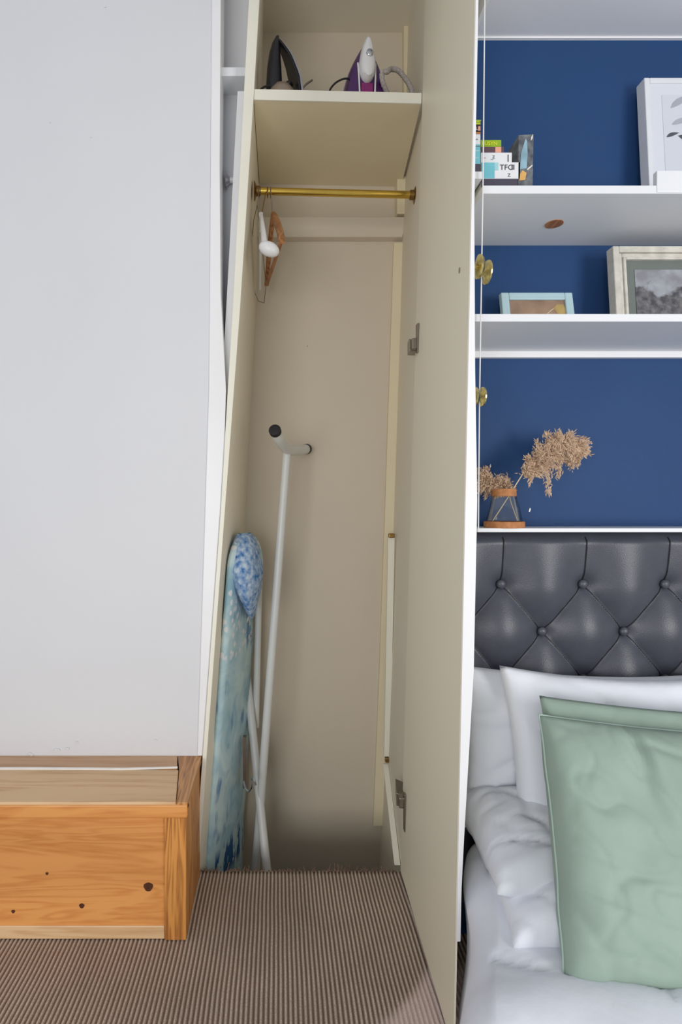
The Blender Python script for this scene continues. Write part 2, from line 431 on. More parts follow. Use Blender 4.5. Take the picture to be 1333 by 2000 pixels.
# niche between wall and jamb
mb = MB().loft([[Vector((wl_edge(z)-0.01, F+0.115, z)), Vector((front_left(z)-jw(z)+.002, F+0.115, z)), Vector((front_left(z)-jw(z)+.002, F+0.13, z)), Vector((wl_edge(z)-0.01, F+0.13, z))] for z in [0.8, 1.2, 1.8, 2.4, ZC]])
struct('wall_niche', mb, M['wall_white'], 'white back of the narrow gap beside the cupboard')
# cupboard jamb: leaning cream stile in front of the left side
zs = [-0.05, 0.3, 0.353, 0.5, 0.7, 1.0, 1.12, 1.5, 1.76, 2.1, 2.43, ZC]
mb = MB().loft([[Vector((front_left(z)-jw(z), F-0.022, z)), Vector((front_left(z)+0.001, F-0.022, z)), Vector((front_left(z)+0.001, F+0.0, z)), Vector((front_left(z)-jw(z), F+0.11, z))] for z in zs])
struct('trim_2', mb, M['cream_trim'], 'leaning cream stile on the left of the cupboard opening', bevel=0.0015)
mb = MB().loft([[Vector((front_left(z)-jw(z)-0.001, F+0.02, z)), Vector((front_left(z)-jw(z)-0.024, F+0.02, z)), Vector((front_left(z)-jw(z)-0.024, F+0.115, z)), Vector((front_left(z)-jw(z)-0.001, F+0.115, z))] for z in [1.45, 1.7, 1.9, 2.2, 2.45]])
struct('trim_3', mb, M['trim_white'], 'second narrow white strip behind the leaning stile')
ns = link('niche_shelf', MB().box(-0.205, -0.092, F+0.03, F+0.118, P(0, 148, F+.03).z, P(0, 131, F+.03).z), M['shelf_white'], bevel=0.0015)
tag(ns, 'small white shelf in the narrow gap left of the cupboard', 'shelf')
th = thing('rail_peg', 'pale metal rail end with round rosette in the narrow gap', 'peg', P(446, 352, 1.86))
c = P(441, 352, 1.86)
link('rosette', MB().lathe([(0.004, 0), (0.026, 0.0), (0.028, 0.003), (0.016, 0.007), (0.011, 0.014)], c, (1, 0, 0), 20), M['chrome'], th, smooth=True)
link('rod', MB().tube([c+Vector((.008, 0, 0)), c+Vector((.05, 0, 0))], 0.0095, 14), M['trim_white'], th, smooth=True)
# header / ceiling of the room
struct('ceiling', MB().box(-1.6, 0.60, 0.35, F+0.1, ZC, ZC+0.05), M['ceiling'])

# blue wall, soffit over the bed, cove
wr = struct('wall_right', MB().box(0.484, 2.3, BW, BW+0.10, 0.0, ZC), M['blue_wall'], 'navy blue wall behind the bed')
c = P(1035, 996, BW-0.0008)
link('paint_chip', MB().prism([c+Vector((dx*.0025, 0, dz*.0055)) for dx, dz in ((-.9, -.9), (.1, -1), (.9, -.2), (1, .7), (.3, 1), (-.4, .3))], (0, -0.0008, 0)), M['trim_white'], wr)
ZSOF = H+(CY-76)*BW/FPX
struct('ceiling_bulkhead', MB().box(0.522, 2.3, 0.35, BW+0.05, ZSOF, ZSOF+0.25), M['ceiling'], 'white lowered ceiling above the bed', bevel=0.003)
struct('trim_4', MB().box(0.522, 2.3, BW-0.008, BW+0.002, ZSOF-0.004, ZSOF+0.004), M['trim_white'])
struct('trim_5', MB().box(0.515, 0.524, 0.9, BW, ZSOF-0.004, ZSOF+0.25), M['trim_white'])

# ------------------------------------------------------------ cupboard door, open towards the room
DH, DF = 1.742, 1.165      # depth of hinge edge and free edge
DT = 2.75
def door_in(z, t):         # x of the inner face, t = 0 hinge .. 1 free edge
    return lerp(lerp(0.384, 0.462, z/DT), lerp(0.366, 0.4225, z/DT), t)
def door_th(z): return interp([(0.0, .008), (.35, .008), (.45, .011), (.8, .024), (1.15, .024), (1.42, .014), (1.75, .0055), (2.75, .005)], z)
door = thing('door_1', 'tall cream cupboard door standing open beside the bed', 'door', (0.384, DH, 0.012))
del door['category']; door['kind'] = 'structure'
zs = [0.012, .2, .35, .45, .6, .8, 1.0, 1.15, 1.3, 1.42, 1.6, 1.75, 2.0, 2.3, 2.75]
mb = MB()
mb.loft([[Vector((door_in(z, 1), DF, z)), Vector((door_in(z, 1)+max(.004, door_th(z)-0.004), DF, z)), Vector((door_in(z, 0)+0.012, DH, z)), Vector((door_in(z, 0), DH, z))] for z in zs])
panel = link('door_panel', mb, M['door'], door)
zs2 = [z for z in zs if z > 0.3]+[]
mb = MB()
mb.loft([[Vector((door_in(z, 1)+0.0008, DF-0.004, z)), Vector((door_in(z, 1)+door_th(z)+0.001, DF-0.004, z)), Vector((door_in(z, 1)+door_th(z)+0.001, DF+0.02, z)), Vector((door_in(z, 1)+0.0008, DF-0.0005, z))] for z in sorted(zs2+[0.24])])
link('edge_strip', mb, M['trim_white'], door)
# brass knobs on the outer face (their backs show past the door edge)
def knob(c, x_from, r, parent):
    d = c.x-x_from
    k = link('knob', MB().lathe([(0.006, -d), (0.006, -0.004), (r*.55, -0.003), (r*.98, 0.0), (r, 0.003), (r*.8, 0.008), (r*.35, 0.012), (0.002, 0.013)], c, (1, 0, 0), 28), M['knob_brass'], parent, smooth=True)
    return k
c = P(934, 521, 1.20); knob(c, door_in(c.z, .95)+.004, 0.0255, door)
c = P(926, 775, 1.20); knob(c, door_in(c.z, .95)+.014, 0.021, door)
# dent in the door
c = Vector((door_in(1.62, .87)-0.0006, lerp(DH, DF, .87), 0)); c = P(900, 528, c.y); c.x = door_in(c.z, .87)-0.0008
link('dent', MB().prism([c+Vector((0, math.cos(a)*.006, math.sin(a)*.007)) for a in [k*.785 for k in range(8)]], (0.0006, 0, 0)), M['taupe'], door)
# concealed hinges
def hinge(y_top, y_mid, y_bot, cup_first):
    Yh = 1.70
    zt = P(0, y_top, Yh).z; zb = P(0, y_bot, Yh).z; zm = P(0, y_mid, Yh).z
    t = (DH-Yh)/(DH-DF); xi = door_in(zm, t)
    h = link('hinge', MB().box(xi-0.006, xi+0.001, Yh-0.016, Yh+0.004, zb, zt), M['steel'], door, bevel=0.0015)
    mb = MB().box(xi-0.020, xi-0.003, Yh-0.010, Yh+0.02, zm-0.016, zm+0.016)
    link('hinge_cup', mb, M['steel'], h, bevel=0.003)
    mb = MB().hexa([(xi-0.024, Yh+0.012, zm-0.020), (xi+0.004, Yh+0.012, zm-0.016), (xi+0.02, Yh+0.085, zm-0.012), (xi-0.012, Yh+0.085, zm-0.012),
                    (xi-0.024, Yh+0.012, zm+0.020), (xi+0.004, Yh+0.012, zm+0.012), (xi+0.02, Yh+0.085, zm+0.016), (xi-0.012, Yh+0.085, zm+0.030)])
    link('hinge_arm', mb, M['steel'], h, bevel=0.002)
hinge(634, 672, 690, 0)
hinge(1548, 1566, 1620, 1)

# ------------------------------------------------------------ cupboard shelf and rail
z0 = P(0, 201, F).z; z1 = P(0, 182, F).z
mb = MB().hexa([(front_left(z0)+0.0015, F-0.012, z0), (0.449, F-0.012, z0-0.012), (0.488, BK-0.001, z0-0.012), (back_left(z0)+0.001, BK-0.001, z0),
                (front_left(z1)+0.0015, F-0.012, z1), (0.450, F-0.012, z1-0.012), (0.488, BK-0.001, z1-0.012), (back_left(z1)+0.001, BK-0.001, z1)])
csh = thing('cupboard_shelf', 'cream shelf in the top of the cupboard carrying two irons', 'shelf', (0.19, F, z0))
link('board', mb, M['cream_deep'], csh)
mb = MB().hexa([(front_left(z0)+0.0015, F-0.016, z0-.001), (0.449, F-0.016, z0-0.013), (0.449, F-0.0115, z0-0.013), (front_left(z0)+0.0015, F-0.0115, z0-.001),
                (front_left(z1)+0.0015, F-0.016, z1+.001), (0.450, F-0.016, z1-0.011), (0.450, F-0.0115, z1-0.011), (front_left(z1)+0.0015, F-0.0115, z1+.001)])
link('front_edge', mb, M['cream_trim'], csh)
SHZ = lambda x: lerp(z1, z1-0.012, (x+0.07)/0.52)    # shelf top
YR = 1.90
ra, rb = P(497, 373, YR), P(813, 381, YR)
rail = thing('clothes_rail', 'polished brass hanging rail under the cupboard shelf', 'rail', (ra+rb)/2)
link('rod', MB().tube([ra, rb], 0.0118, 20), M['brass'], rail, smooth=True)
for p, s in ((ra, 1), (rb, -1)):
    link('rail_flange', MB().lathe([(0.030, -0.001), (0.031, 0.002), (0.024, 0.005), (0.016, 0.008), (0.0155, 0.02), (0.0135, 0.022)], p, (s, 0, 0), 24), M['dull_brass'], rail, smooth=True)

# ------------------------------------------------------------ hangers
def wire(pts, r, n=8): return MB().tube(pts, r, n)
def hook_pts(x0, top, x1, z1, y=YR):
    """question-mark hook over the rail down to the neck"""
    pts = []
    for k in range(9):
        a = math.radians(-70+k*32)
        pts.append(Vector((x0, y+0.0165*math.cos(a), top+0.0165*math.sin(a))))
    pts = pts[::1]
    q = pts[-1]
    pts += [Vector((lerp(x0, x1, .35), y-0.006, q.z-0.012)), Vector((x1, y, z1))]
    return pts
zr = (ra.z+rb.z)/2
hz = zr+0.001
# wooden hanger
neck = P(534, 416, YR); far = Vector((-0.036, 2.10, 1.966)); near = Vector((0.017, 1.75, 1.966))
wh = thing('wooden_hanger', 'brown wooden coat hanger hanging on the brass rail', 'hanger', (neck.x, YR, far.z))
def bar(a, b, w, h, side=Vector((1, 0, 0)), mid=None):
    """tapered flat bar from a to b, width w across side, height h"""
    mb = MB(); rings = []
    n = 8
    for k in range(n+1):
        t = k/n; p = a.lerp(b, t)
        if mid: p = p+mid*(4*t*(1-t))
        u = (b-a).normalized(); v = side.cross(u).normalized()
        hh = lerp(h[0], h[1], t); ww = lerp(w[0], w[1], t)
        rings.append([p+side*ww/2*sx+v*hh/2*sz for sx, sz in ((-1, -.6), (-.6, -1), (.6, -1), (1, -.6), (1, .6), (.6, 1), (-.6, 1), (-1, .6))])
    return mb.loft(rings)
link('arm', bar(neck+Vector((0, -.012, -.012)), far, (.016, .016), (.040, .022), mid=Vector((0, 0, .016))), M['hanger_wood'], wh, smooth=True)
link('arm', bar(neck+Vector((0, .012, -.012)), near, (.016, .020), (.040, .026), mid=Vector((0, 0, .016))), M['hanger_wood'], wh, smooth=True)
link('trouser_bar', bar(far+Vector((.002, -.012, -.004)), near+Vector((-.004, .014, -.006)), (.011, .011), (.011, .011)), M['hanger_wood'], wh, smooth=True)
link('hook', wire(hook_pts(P(529, 372, YR).x, hz, neck.x-0.003, neck.z), 0.0017), M['steel'], wh, smooth=True)
# white plastic hanger
neck = P(510, 419, YR-.02); far = Vector((-0.060, 2.09, 1.945)); near = Vector((-0.022, 1.735, 1.930))
wp = thing('plastic_hanger', 'white plastic coat hanger with a broad padded shoulder end', 'hanger', (neck.x, YR, far.z))
link('arm', bar(neck+Vector((0, -.01, -.004)), far, (.013, .010), (.030, .014), mid=Vector((0, 0, .012))), M['white_plastic'], wp, smooth=True)
link('arm', bar(neck+Vector((0, .01, -.004)), near+Vector((-.012, 0.01, 0)), (.013, .022), (.030, .026), mid=Vector((0, 0, .008))), M['white_plastic'], wp, smooth=True)
mb = MB()
def pad(u, v):
    a = 2*math.pi*u; b = math.pi*(v-.5)
    return near+Vector((math.cos(a)*math.cos(b)*.032, math.sin(a)*math.cos(b)*.022, math.sin(b)*.023-math.cos(a)*math.cos(b)*.007))
mb.grid(pad, 20, 12)
link('shoulder_pad', mb, M['white_plastic'], wp, smooth='all')
link('hook', wire(hook_pts(P(523, 372, YR).x, hz, neck.x, neck.z), 0.0019), M['dull_brass'], wp, smooth=True)
# thin wire hanger behind
xw = -0.082
ww = thing('wire_hanger', 'thin grey wire hanger against the left side of the cupboard', 'hanger', (xw+.004, YR, 1.9))
pts = [P(503, 400, YR), P(496, 430, 1.95), P(492, 480, 2.04), P(494, 530, 2.11), P(498, 572, 2.14), P(505, 588, 2.145), P(516, 592, 2.13), P(520, 560, 2.06), P(514, 500, 1.94), P(506, 430, 1.90)]
link('frame', MB().tube(pts, 0.0013, 6, closed=True), M['steel'], ww, smooth=True)
link('hook', wire(hook_pts(P(506, 372, YR).x, hz, pts[0].x, pts[0].z), 0.0012), M['steel'], ww, smooth=True)

# ------------------------------------------------------------ irons on the shelf
def tear(W, hgt, n=14, p=1.7, q=0.85, base=0.0, x=0.0, sq=0.12):
    """upright teardrop outline, pointed end up, in local x/z"""
    right = []
    for k in range(n+1):
        t = k/n
        w = W*(1-t**p)**q*(1 if t > sq else lerp(.86, 1, t/sq))
        right.append((x+w, base+t*hgt))
    left = [(2*x-a, b) for a, b in right[::-1][1:]]
    return right+left
def ring(out, y, sx=1.0, cz=0.0, sz=1.0, dx=0.0): return [Vector((a*sx+dx, y, cz+(b-cz)*sz)) for a, b in out]

# purple steam iron, handle side towards the room
b = P(715, 0, 1.835); b.z = SHZ(b.x)
ir = thing('steam_iron', 'purple and white steam iron standing on its heel', 'iron', b)
RZ = Matrix.Translation(b) @ Matrix.Rotation(math.radians(4), 4, 'Z')
out = tear(0.076, 0.243, p=2.4, q=1.0)
def put(mb): return mb.move(RZ)
link('soleplate', put(MB().loft([ring(out, .046), ring(out, .040, 1.0)])), M['chrome'], ir, smooth=True)
link('body', put(MB().loft([ring(out, .040, .98, 0, .985), ring(out, .026, .97, 0, .98), ring(out, .008, .93, 0, .955), ring(out, -.010, .84, 0, .88), ring(out, -.016, .68, 0, .80)])), M['purple'], ir, smooth=True)
out2 = tear(0.0255, 0.155, p=2.2, q=.8, base=0.0)
out2 = [(x, z+0.082 if z > 0.0001 else 0.082) for x, z in out2]
# white handle cap: pointed top, rounded lower end
def egg(W, zlo, zhi, n=24):
    pts = []
    for k in range(n):
        a = 2*math.pi*k/n; s = math.sin(a); zc = zlo+(zhi-zlo)*.36
        z = zc+(s*(zhi-zc) if s > 0 else s*(zc-zlo))
        w = math.cos(a)*(1 if s < 0 else (1-.30*s))
        pts.append((W*w, z))
    return pts
eg = egg(0.0275, 0.080, 0.232)
cap = link('handle_cap', put(MB().loft([ring(eg, .002, .9, .16, .98), ring(eg, -.016, 1.0, .15, .95), ring(eg, -.032, .92, .14, .90), ring(eg, -.042, .70, .135, .8), ring(eg, -.046, .35, .13, .5)])), M['white_plastic'], ir, smooth=True)
link('spray_nozzle', put(MB().lathe([(0.012, 0), (0.011, .006), (.006, .009), (.002, .0095)], (0.002, -.044, .158), (0, -1, 0), 14)), M['chrome'], cap, smooth=True)
link('tank_window', put(MB().loft([[Vector((x, y, z)) for x, z in ((-.021, .006), (.021, .006), (.019, .082), (-.019, .082))] for y in (-.010, -.022)])), M['magenta'], ir, bevel=.003)
for s in (-1, 1):
    link('side_trim', put(MB().tube([(s*.026, -.018, .004), (s*.025, -.022, .05), (s*.027, -.020, .10), (s*.029, -.013, .15)], .0028, 8)), M['white_plastic'], ir, smooth=True)
link('dial', put(MB().lathe([(0.009, 0), (0.009, .004), (.006, .006)], (-.048, -.006, .045), (-.3, -1, 0), 16).move(Matrix.Translation((-.048, 0, .045)) @ Matrix.Diagonal((.6, 1, 1.5, 1)) @ Matrix.Translation((.048, 0, -.045)))), M['white_plastic'], ir, smooth=True)
def spline(pts, n=8):
    pts = [Vector(p) for p in pts]; out = []
    for i in range(len(pts)-1):
        p0, p1, p2, p3 = pts[max(i-1, 0)], pts[i], pts[i+1], pts[min(i+2, len(pts)-1)]
        for k in range(n):
            t = k/n
            out.append(0.5*((2*p1)+(-p0+p2)*t+(2*p0-5*p1+4*p2-p3)*t*t+(-p0+3*p1-3*p2+p3)*t**3))
    return out+[pts[-1]]
Q = lambda x, y, Y: P(x, y, Y)
hs = spline([Q(757, 182, 1.83), Q(748, 160, 1.81), Q(747, 142, 1.80), Q(757, 140, 1.80), Q(764, 135, 1.82), Q(778, 138, 1.83), Q(791, 152, 1.84), Q(803, 172, 1.85), Q(808, 196, 1.86), Q(806, 213, 1.87)], 8)
link('fabric_cord', MB().tube(hs, [0.0078*(1+.10*math.sin(i*2.4)) for i in range(len(hs))], 10), M['grey_cord'], ir, smooth=True)
link('power_cord', MB().tube(spline([Q(683, 154, 1.83), Q(672, 154, 1.82), Q(656, 162, 1.81), Q(644, 178, 1.81), Q(641, 205, 1.83)]), .0030, 8), M['black_rubber'], ir, smooth=True)

# black iron seen from its side
b = P(549, 0, 1.84); b.z = SHZ(b.x)
ib = thing('black_iron', 'black iron standing on its heel seen from the side', 'iron', b)
RZ = Matrix.Translation(b) @ Matrix.Rotation(math.radians(-80), 4, 'Z')
# soleplate curves back from the tip; local +y is the sole side
def sole(off, w):
    return [[Vector((sx*w*(1-t**1.8)**.8+1e-4*sx, off+interp([(0, .060), (.35, .052), (.7, .026), (1, -.012)], t)+d, .008+t*.236)) for sx, d in ((-1, 0), (1, 0), (1, .006), (-1, .006))] for t in [k/12 for k in range(13)]]
link('soleplate', put(MB().loft(sole(0, .055))), M['chrome'], ib, smooth=True)
link('body', put(MB().loft(sole(-.0065, .050))), M['black_plastic'], ib, smooth=True)
hr = []
for t, yc, ry, rx in ((0.0, -.020, .026, .020), (.15, -.022, .027, .020), (.45, -.022, .024, .019), (.7, -.020, .019, .017), (.88, -.016, .013, .012), (1.0, -.011, .005, .005)):
    hr.append([Vector((rx*math.cos(a), yc+ry*math.sin(a), .045+t*.2)) for a in [k*math.pi/8 for k in range(16)]])
link('handle', put(MB().loft(hr)), M['black_plastic'], ib, smooth=True)
hl = []
for t, r in ((0, .054), (.3, .053), (.6, .046), (.85, .030), (1, .006)):
    hl.append([Vector((r*.9*math.cos(a), .004+r*math.sin(a), .002+t*.092)) for a in [k*math.pi/9 for k in range(18)]])
link('heel', put(MB().loft(hl)), M['taupe'], ib, smooth=True)
link('dial', put(MB().lathe([(0.012, 0), (0.012, .008), (.008, .010)], (0, .026, .088), (0, .3, 1), 16)), M['black_plastic'], ib, smooth=True)
link('power_cord', MB().tube(spline([Q(530, 168, 1.82), Q(516, 170, 1.81), Q(507, 180, 1.80), Q(505, 204, 1.80)]), .0032, 8), M['black_rubber'], ib, smooth=True)
link('cord_tail', MB().tube(spline([Q(588, 206, 1.83), Q(590, 178, 1.83), Q(597, 166, 1.83), Q(611, 156, 1.84)]), [.0032]*24+[.0016], 8), M['steel'], ib, smooth=True)

# ------------------------------------------------------------ ironing board
def cover_mat():
    m = bpy.data.materials.new('blue_printed_cotton'); m.use_nodes = True
    nt = m.node_tree; L = nt.links.new; N = nt.nodes.new; b = nt.nodes['Principled BSDF']
    b.inputs['Roughness'].default_value = 0.85
    tc = N('ShaderNodeTexCoord'); sx = N('ShaderNodeSeparateXYZ'); L(tc.outputs['Object'], sx.inputs[0])
    # watery wash of pale blues
    nz = N('ShaderNodeTexNoise'); nz.inputs['Scale'].default_value = 9; nz.inputs['Detail'].default_value = 5; nz.inputs['Distortion'].default_value = 0.8
    L(tc.outputs['Object'], nz.inputs['Vector'])
    cr = N('ShaderNodeValToRGB')
    e = cr.color_ramp.elements; e[0].position = 0.3; e[0].color = srgb(146, 186, 204); e[1].position = 0.62; e[1].color = srgb(200, 224, 228)
    L(nz.outputs['Fac'], cr.inputs['Fac'])
    # ink blue brush strokes stretched upright
    mp = N('ShaderNodeMapping'); mp.inputs['Scale'].default_value = (1.2, .8, 0.22); L(tc.outputs['Object'], mp.inputs['Vector'])
    n2 = N('ShaderNodeTexNoise'); n2.inputs['Scale'].default_value = 26; n2.inputs['Detail'].default_value = 4
    L(mp.outputs['Vector'], n2.inputs['Vector'])
    n3 = N('ShaderNodeTexNoise'); n3.inputs['Scale'].default_value = 7; L(tc.outputs['Object'], n3.inputs['Vector'])
    mul = N('ShaderNodeMath'); mul.operation = 'MULTIPLY'; L(n2.outputs['Fac'], mul.inputs[0]); L(n3.outputs['Fac'], mul.inputs[1])
    r2 = N('ShaderNodeValToRGB'); r2.color_ramp.elements[0].position = 0.31; r2.color_ramp.elements[1].position = 0.39
    L(mul.outputs[0], r2.inputs['Fac'])
    m1 = N('ShaderNodeMix'); m1.data_type = 'RGBA'; m1.inputs[7].default_value = srgb(74, 118, 172)
    mm = N('ShaderNodeMath'); mm.operation = 'MULTIPLY'; mm.inputs[1].default_value = 0.75; L(r2.outputs['Color'], mm.inputs[0])
    L(mm.outputs[0], m1.inputs[0]); L(cr.outputs['Color'], m1.inputs[6])
    # band of pale dots printed on the upper part
    vo = N('ShaderNodeTexVoronoi'); vo.inputs['Scale'].default_value = 36; L(tc.outputs['Object'], vo.inputs['Vector'])
    r3 = N('ShaderNodeValToRGB'); r3.color_ramp.elements[0].position = 0.30; r3.color_ramp.elements[0].color = (1, 1, 1, 1); r3.color_ramp.elements[1].position = 0.42; r3.color_ramp.elements[1].color = (0, 0, 0, 1)
    L(vo.outputs['Distance'], r3.inputs['Fac'])
    def band(lo, hi, soft):
        a = N('ShaderNodeMapRange'); a.inputs[1].default_value = lo-soft; a.inputs[2].default_value = lo+soft; L(sx.outputs['Z'], a.inputs[0])
        c = N('ShaderNodeMapRange'); c.inputs[1].default_value = hi+soft; c.inputs[2].default_value = hi-soft; L(sx.outputs['Z'], c.inputs[0])
        d = N('ShaderNodeMath'); d.operation = 'MULTIPLY'; L(a.outputs[0], d.inputs[0]); L(c.outputs[0], d.inputs[1]); return d
    bd = band(1.08, 1.6, .02)        # object space: z above the cupboard pit floor
    dm = N('ShaderNodeMath'); dm.operation = 'MULTIPLY'; L(bd.outputs[0], dm.inputs[0]); L(r3.outputs['Color'], dm.inputs[1])
    m2 = N('ShaderNodeMix'); m2.data_type = 'RGBA'; m2.inputs[7].default_value = srgb(226, 226, 230)
    L(dm.outputs[0], m2.inputs[0]); L(m1.outputs[2], m2.inputs[6])
    # dark blue foot of the print
    bd2 = band(0.30, 0.425, .02)
    r4 = N('ShaderNodeMath'); r4.operation = 'GREATER_THAN'; r4.inputs[1].default_value = 0.5; L(n2.outputs['Fac'], r4.inputs[0])
    d4 = N('ShaderNodeMath'); d4.operation = 'MULTIPLY'; L(bd2.outputs[0], d4.inputs[0]); L(r4.outputs[0], d4.inputs[1])
    m3 = N('ShaderNodeMix'); m3.data_type = 'RGBA'; m3.inputs[7].default_value = srgb(40, 96, 150)
    L(d4.outputs[0], m3.inputs[0]); L(m2.outputs[2], m3.inputs[6])
    L(m3.outputs[2], b.inputs['Base Color'])
    return m
def floral_mat():
    m = mat('blue_floral_cotton', srgb(196, 212, 228), 0.85, 0.1, 55, detail=5, col2=srgb(40, 108, 172))
    return m
M['cover'] = cover_mat(); M['floral'] = floral_mat()
PIT = -0.45
def Fe(z):
    y = lerp(1400, 0, 0)
    return lerp(-0.262, -0.146, (z-PIT)/1.5)+0.004
def Be(z): return lerp(-0.145, -0.074, (z-PIT)/1.5)
YF, YB = 1.83, 2.13
brd = thing('ironing_board', 'folded ironing board with blue printed cover leaning in the cupboard', 'ironing board', (-0.15, 1.95, PIT))
ZTOP = P(0, 1042, 1.93).z
def board_pt(u, v, off):
    z = lerp(PIT, ZTOP, v)
    # rounded upper end
    k = max(0.0, (v-0.93)/0.07); s = math.sqrt(max(0, 1-k*k*.96))
    uu = 0.5+(u-0.5)*s
    p = Vector((lerp(Fe(z), Be(z), uu), lerp(YF, YB, uu), z))
    n = Vector((YB-YF, -(Be(z)-Fe(z)), 0)).normalized()
    puff = 0.008*(1-(2*u-1)**4)*(1-(2*v-1)**40)
    wr = 0.004*noise.noise((u*3, v*16, off*0))
    if off > 0: return p+n*(puff+wr+0.006)
    return p-n*0.010
mb = MB(); nu, nv = 14, 70
fn = len(mb.v)
front = [[board_pt(i/nu, j/nv, 1) for i in range(nu+1)] for j in range(nv+1)]
back = [[board_pt(i/nu, j/nv, -1) for i in range(nu+1)] for j in range(nv+1)]
rings = [r+b2[::-1] for r, b2 in zip(front, back)]
mb.loft(rings)
link('cover', mb, M['cover'], brd, smooth='all')
# folded flap of the cover over the nose
def flap(u, v):
    a = 2*math.pi*u; zt = v
    z = lerp(P(0, 1206, 1.93).z, P(0, 1042, 1.93).z, zt)
    r = math.sin(math.pi*min(1, zt*.93+.02))**.55
    cx = lerp(P(494, 0, 1.95).x, P(478, 0, 1.95).x, min(1, zt*1.6)); wdt = lerp(.024, .062, min(1, zt*1.8))*r
    q = 0.006*noise.noise((math.cos(a)*2, math.sin(a)*2+4, z*16))
    return Vector((cx+math.cos(a)*(wdt+q), 1.945+math.sin(a)*(.115*r+q)+.02*math.cos(a), z))
mb = MB(); mb.grid(flap, 28, 22)
link('cover_flap', mb, M['floral'], brd, smooth='all')
# pale tuck of cloth behind the flap
def tuck(u, v):
    a = 2*math.pi*u; z = lerp(P(0, 1150, 2.08).z, P(0, 1048, 2.08).z, v); r = math.sin(math.pi*min(1, v*.95+.02))**.5
    return Vector((P(492, 0, 2.08).x+math.cos(a)*.042*r, 2.085+math.sin(a)*.035*r, z))
mb = MB(); mb.grid(tuck, 20, 12)
link('cover_tuck', mb, M['cover'], brd, smooth='all')
# legs: one long leg with the T foot, one crossing, one behind
def lt(z, a, b):
    t = (z-a.z)/(b.z-a.z); return a.lerp(b, t)
A0, A1 = P(561, 884, 2.0), P(512, 1532, 1.98)
link('leg', MB().tube([A0, A1, lt(PIT+.25, A0, A1)], [.0150, .0150, .0150], 14), M['tube_white'], brd, smooth=True)
B0, B1 = P(476, 1255, 2.17), P(522, 1702, 1.90)
link('leg', MB().tube([B0, B1, lt(PIT+.01, B0, B1)], .0150, 14), M['tube_white'], brd, smooth=True)
C0, C1 = P(507, 1110, 2.12), P(500, 1420, 2.10)
link('leg', MB().tube([C0, C1], .0125, 12), M['tube_white'], brd, smooth=True)
fp = spline([P(537, 840, 1.80), P(545, 858, 1.86), P(560, 876, 1.97), P(578, 880, 2.06), P(600, 877, 2.16)], 6)
ft = link('foot_bar', MB().tube(fp, .0185, 16), M['tube_white'], brd, smooth=True)
for a, bb in ((fp[0], fp[1]), (fp[-1], fp[-2])):
    d = (a-bb).normalized()
    link('end_cap', MB().lathe([(.0196, -.014), (.0200, 0), (.0190, .003), (.014, .005), (.004, .0055)], a, d, 18), M['black_rubber'], ft, smooth=True)
hk = spline([P(476, 1526, 1.95), P(480, 1540, 1.93), P(487, 1545, 1.92), P(492, 1535, 1.91), P(492, 1520, 1.91), P(497, 1524, 1.90), P(500, 1533, 1.90)], 5)
link('catch_hook', MB().tube(hk, .0032, 8), M['chrome'], brd, smooth=True)
link('height_rack', MB().loft([[P(478, 1440, 1.99)+Vector((dx, dy, 0)) for dx, dy in ((-.006, 0), (.006, 0), (.006, .02), (-.006, .02))], [P(478, 1540, 1.99)+Vector((dx, dy, 0)) for dx, dy in ((-.006, 0), (.006, 0), (.006, .02), (-.006, .02))]]), M['steel'], brd)

# ------------------------------------------------------------ cable trunking along the right side
ct = thing('cable_trunking', 'white cable trunking bent down the right side of the cupboard', 'trunking', P(756, 1484, 2.12))
def slat(a, b, w, d):
    n = Vector((0, d, 0)); s = Vector((w/2, 0, 0))
    return MB().loft([[a-s, a+s, a+s+n, a-s+n], [b-s, b+s, b+s+n, b-s+n]])
link('upright_length', slat(P(765.5, 1046, 2.10), P(757, 1478, 2.10), .024, .014), M['cream_trim'], ct, bevel=.0012)
link('sloping_length', slat(P(754, 1492, 2.10), P(777, 1690, 1.79), .019, .010), M['cream_trim'], ct, bevel=.0012)
for (x, y) in ((765, 1046), (758, 1484)):
    c = P(x, y, 2.095)
    link('bracket', MB().box(c.x-.010, c.x+.012, c.y-.006, c.y+.012, c.z-.009, c.z+.008), M['dull_brass'], ct, bevel=.003)

# ------------------------------------------------------------ pine boxing below the white wall
YB0 = 1.478; XR = -0.240; ZB = 0.364; XL = -1.45
pb = thing('pine_box', 'orange pine boxed step on the carpet below the white wall', 'box', (-0.8, 1.6, 0))
xp0 = (322-CX)*YB0/FPX; xp1 = (364-CX)*YB0/FPX
XR = xp1
link('front_panel', MB().box(XL, xp0-.001, YB0+.006, YB0+.022, .030, ZB-.045), M['pine_x'], pb, bevel=.001)
link('base_strip', MB().box(XL, xp0-.001, YB0+.002, YB0+.022, .0, .034), M['pine_pale'], pb, bevel=.002)
link('corner_post', MB().box(xp0, xp1, YB0-.002, YB0+.05, .0, ZB-.040), M['pine_z'], pb, bevel=.0015)
link('side_panel', MB().box(xp1-.018, xp1-.0005, YB0+.05, F-.012, .0, ZB-.020), M['pine_z'], pb)
zt = ZB
link('nosing', MB().box(XL, xp1+.004, YB0-.008, YB0+.02, ZB-.042, ZB-.006), M['pine_x'], pb, bevel=.005, seg=3)
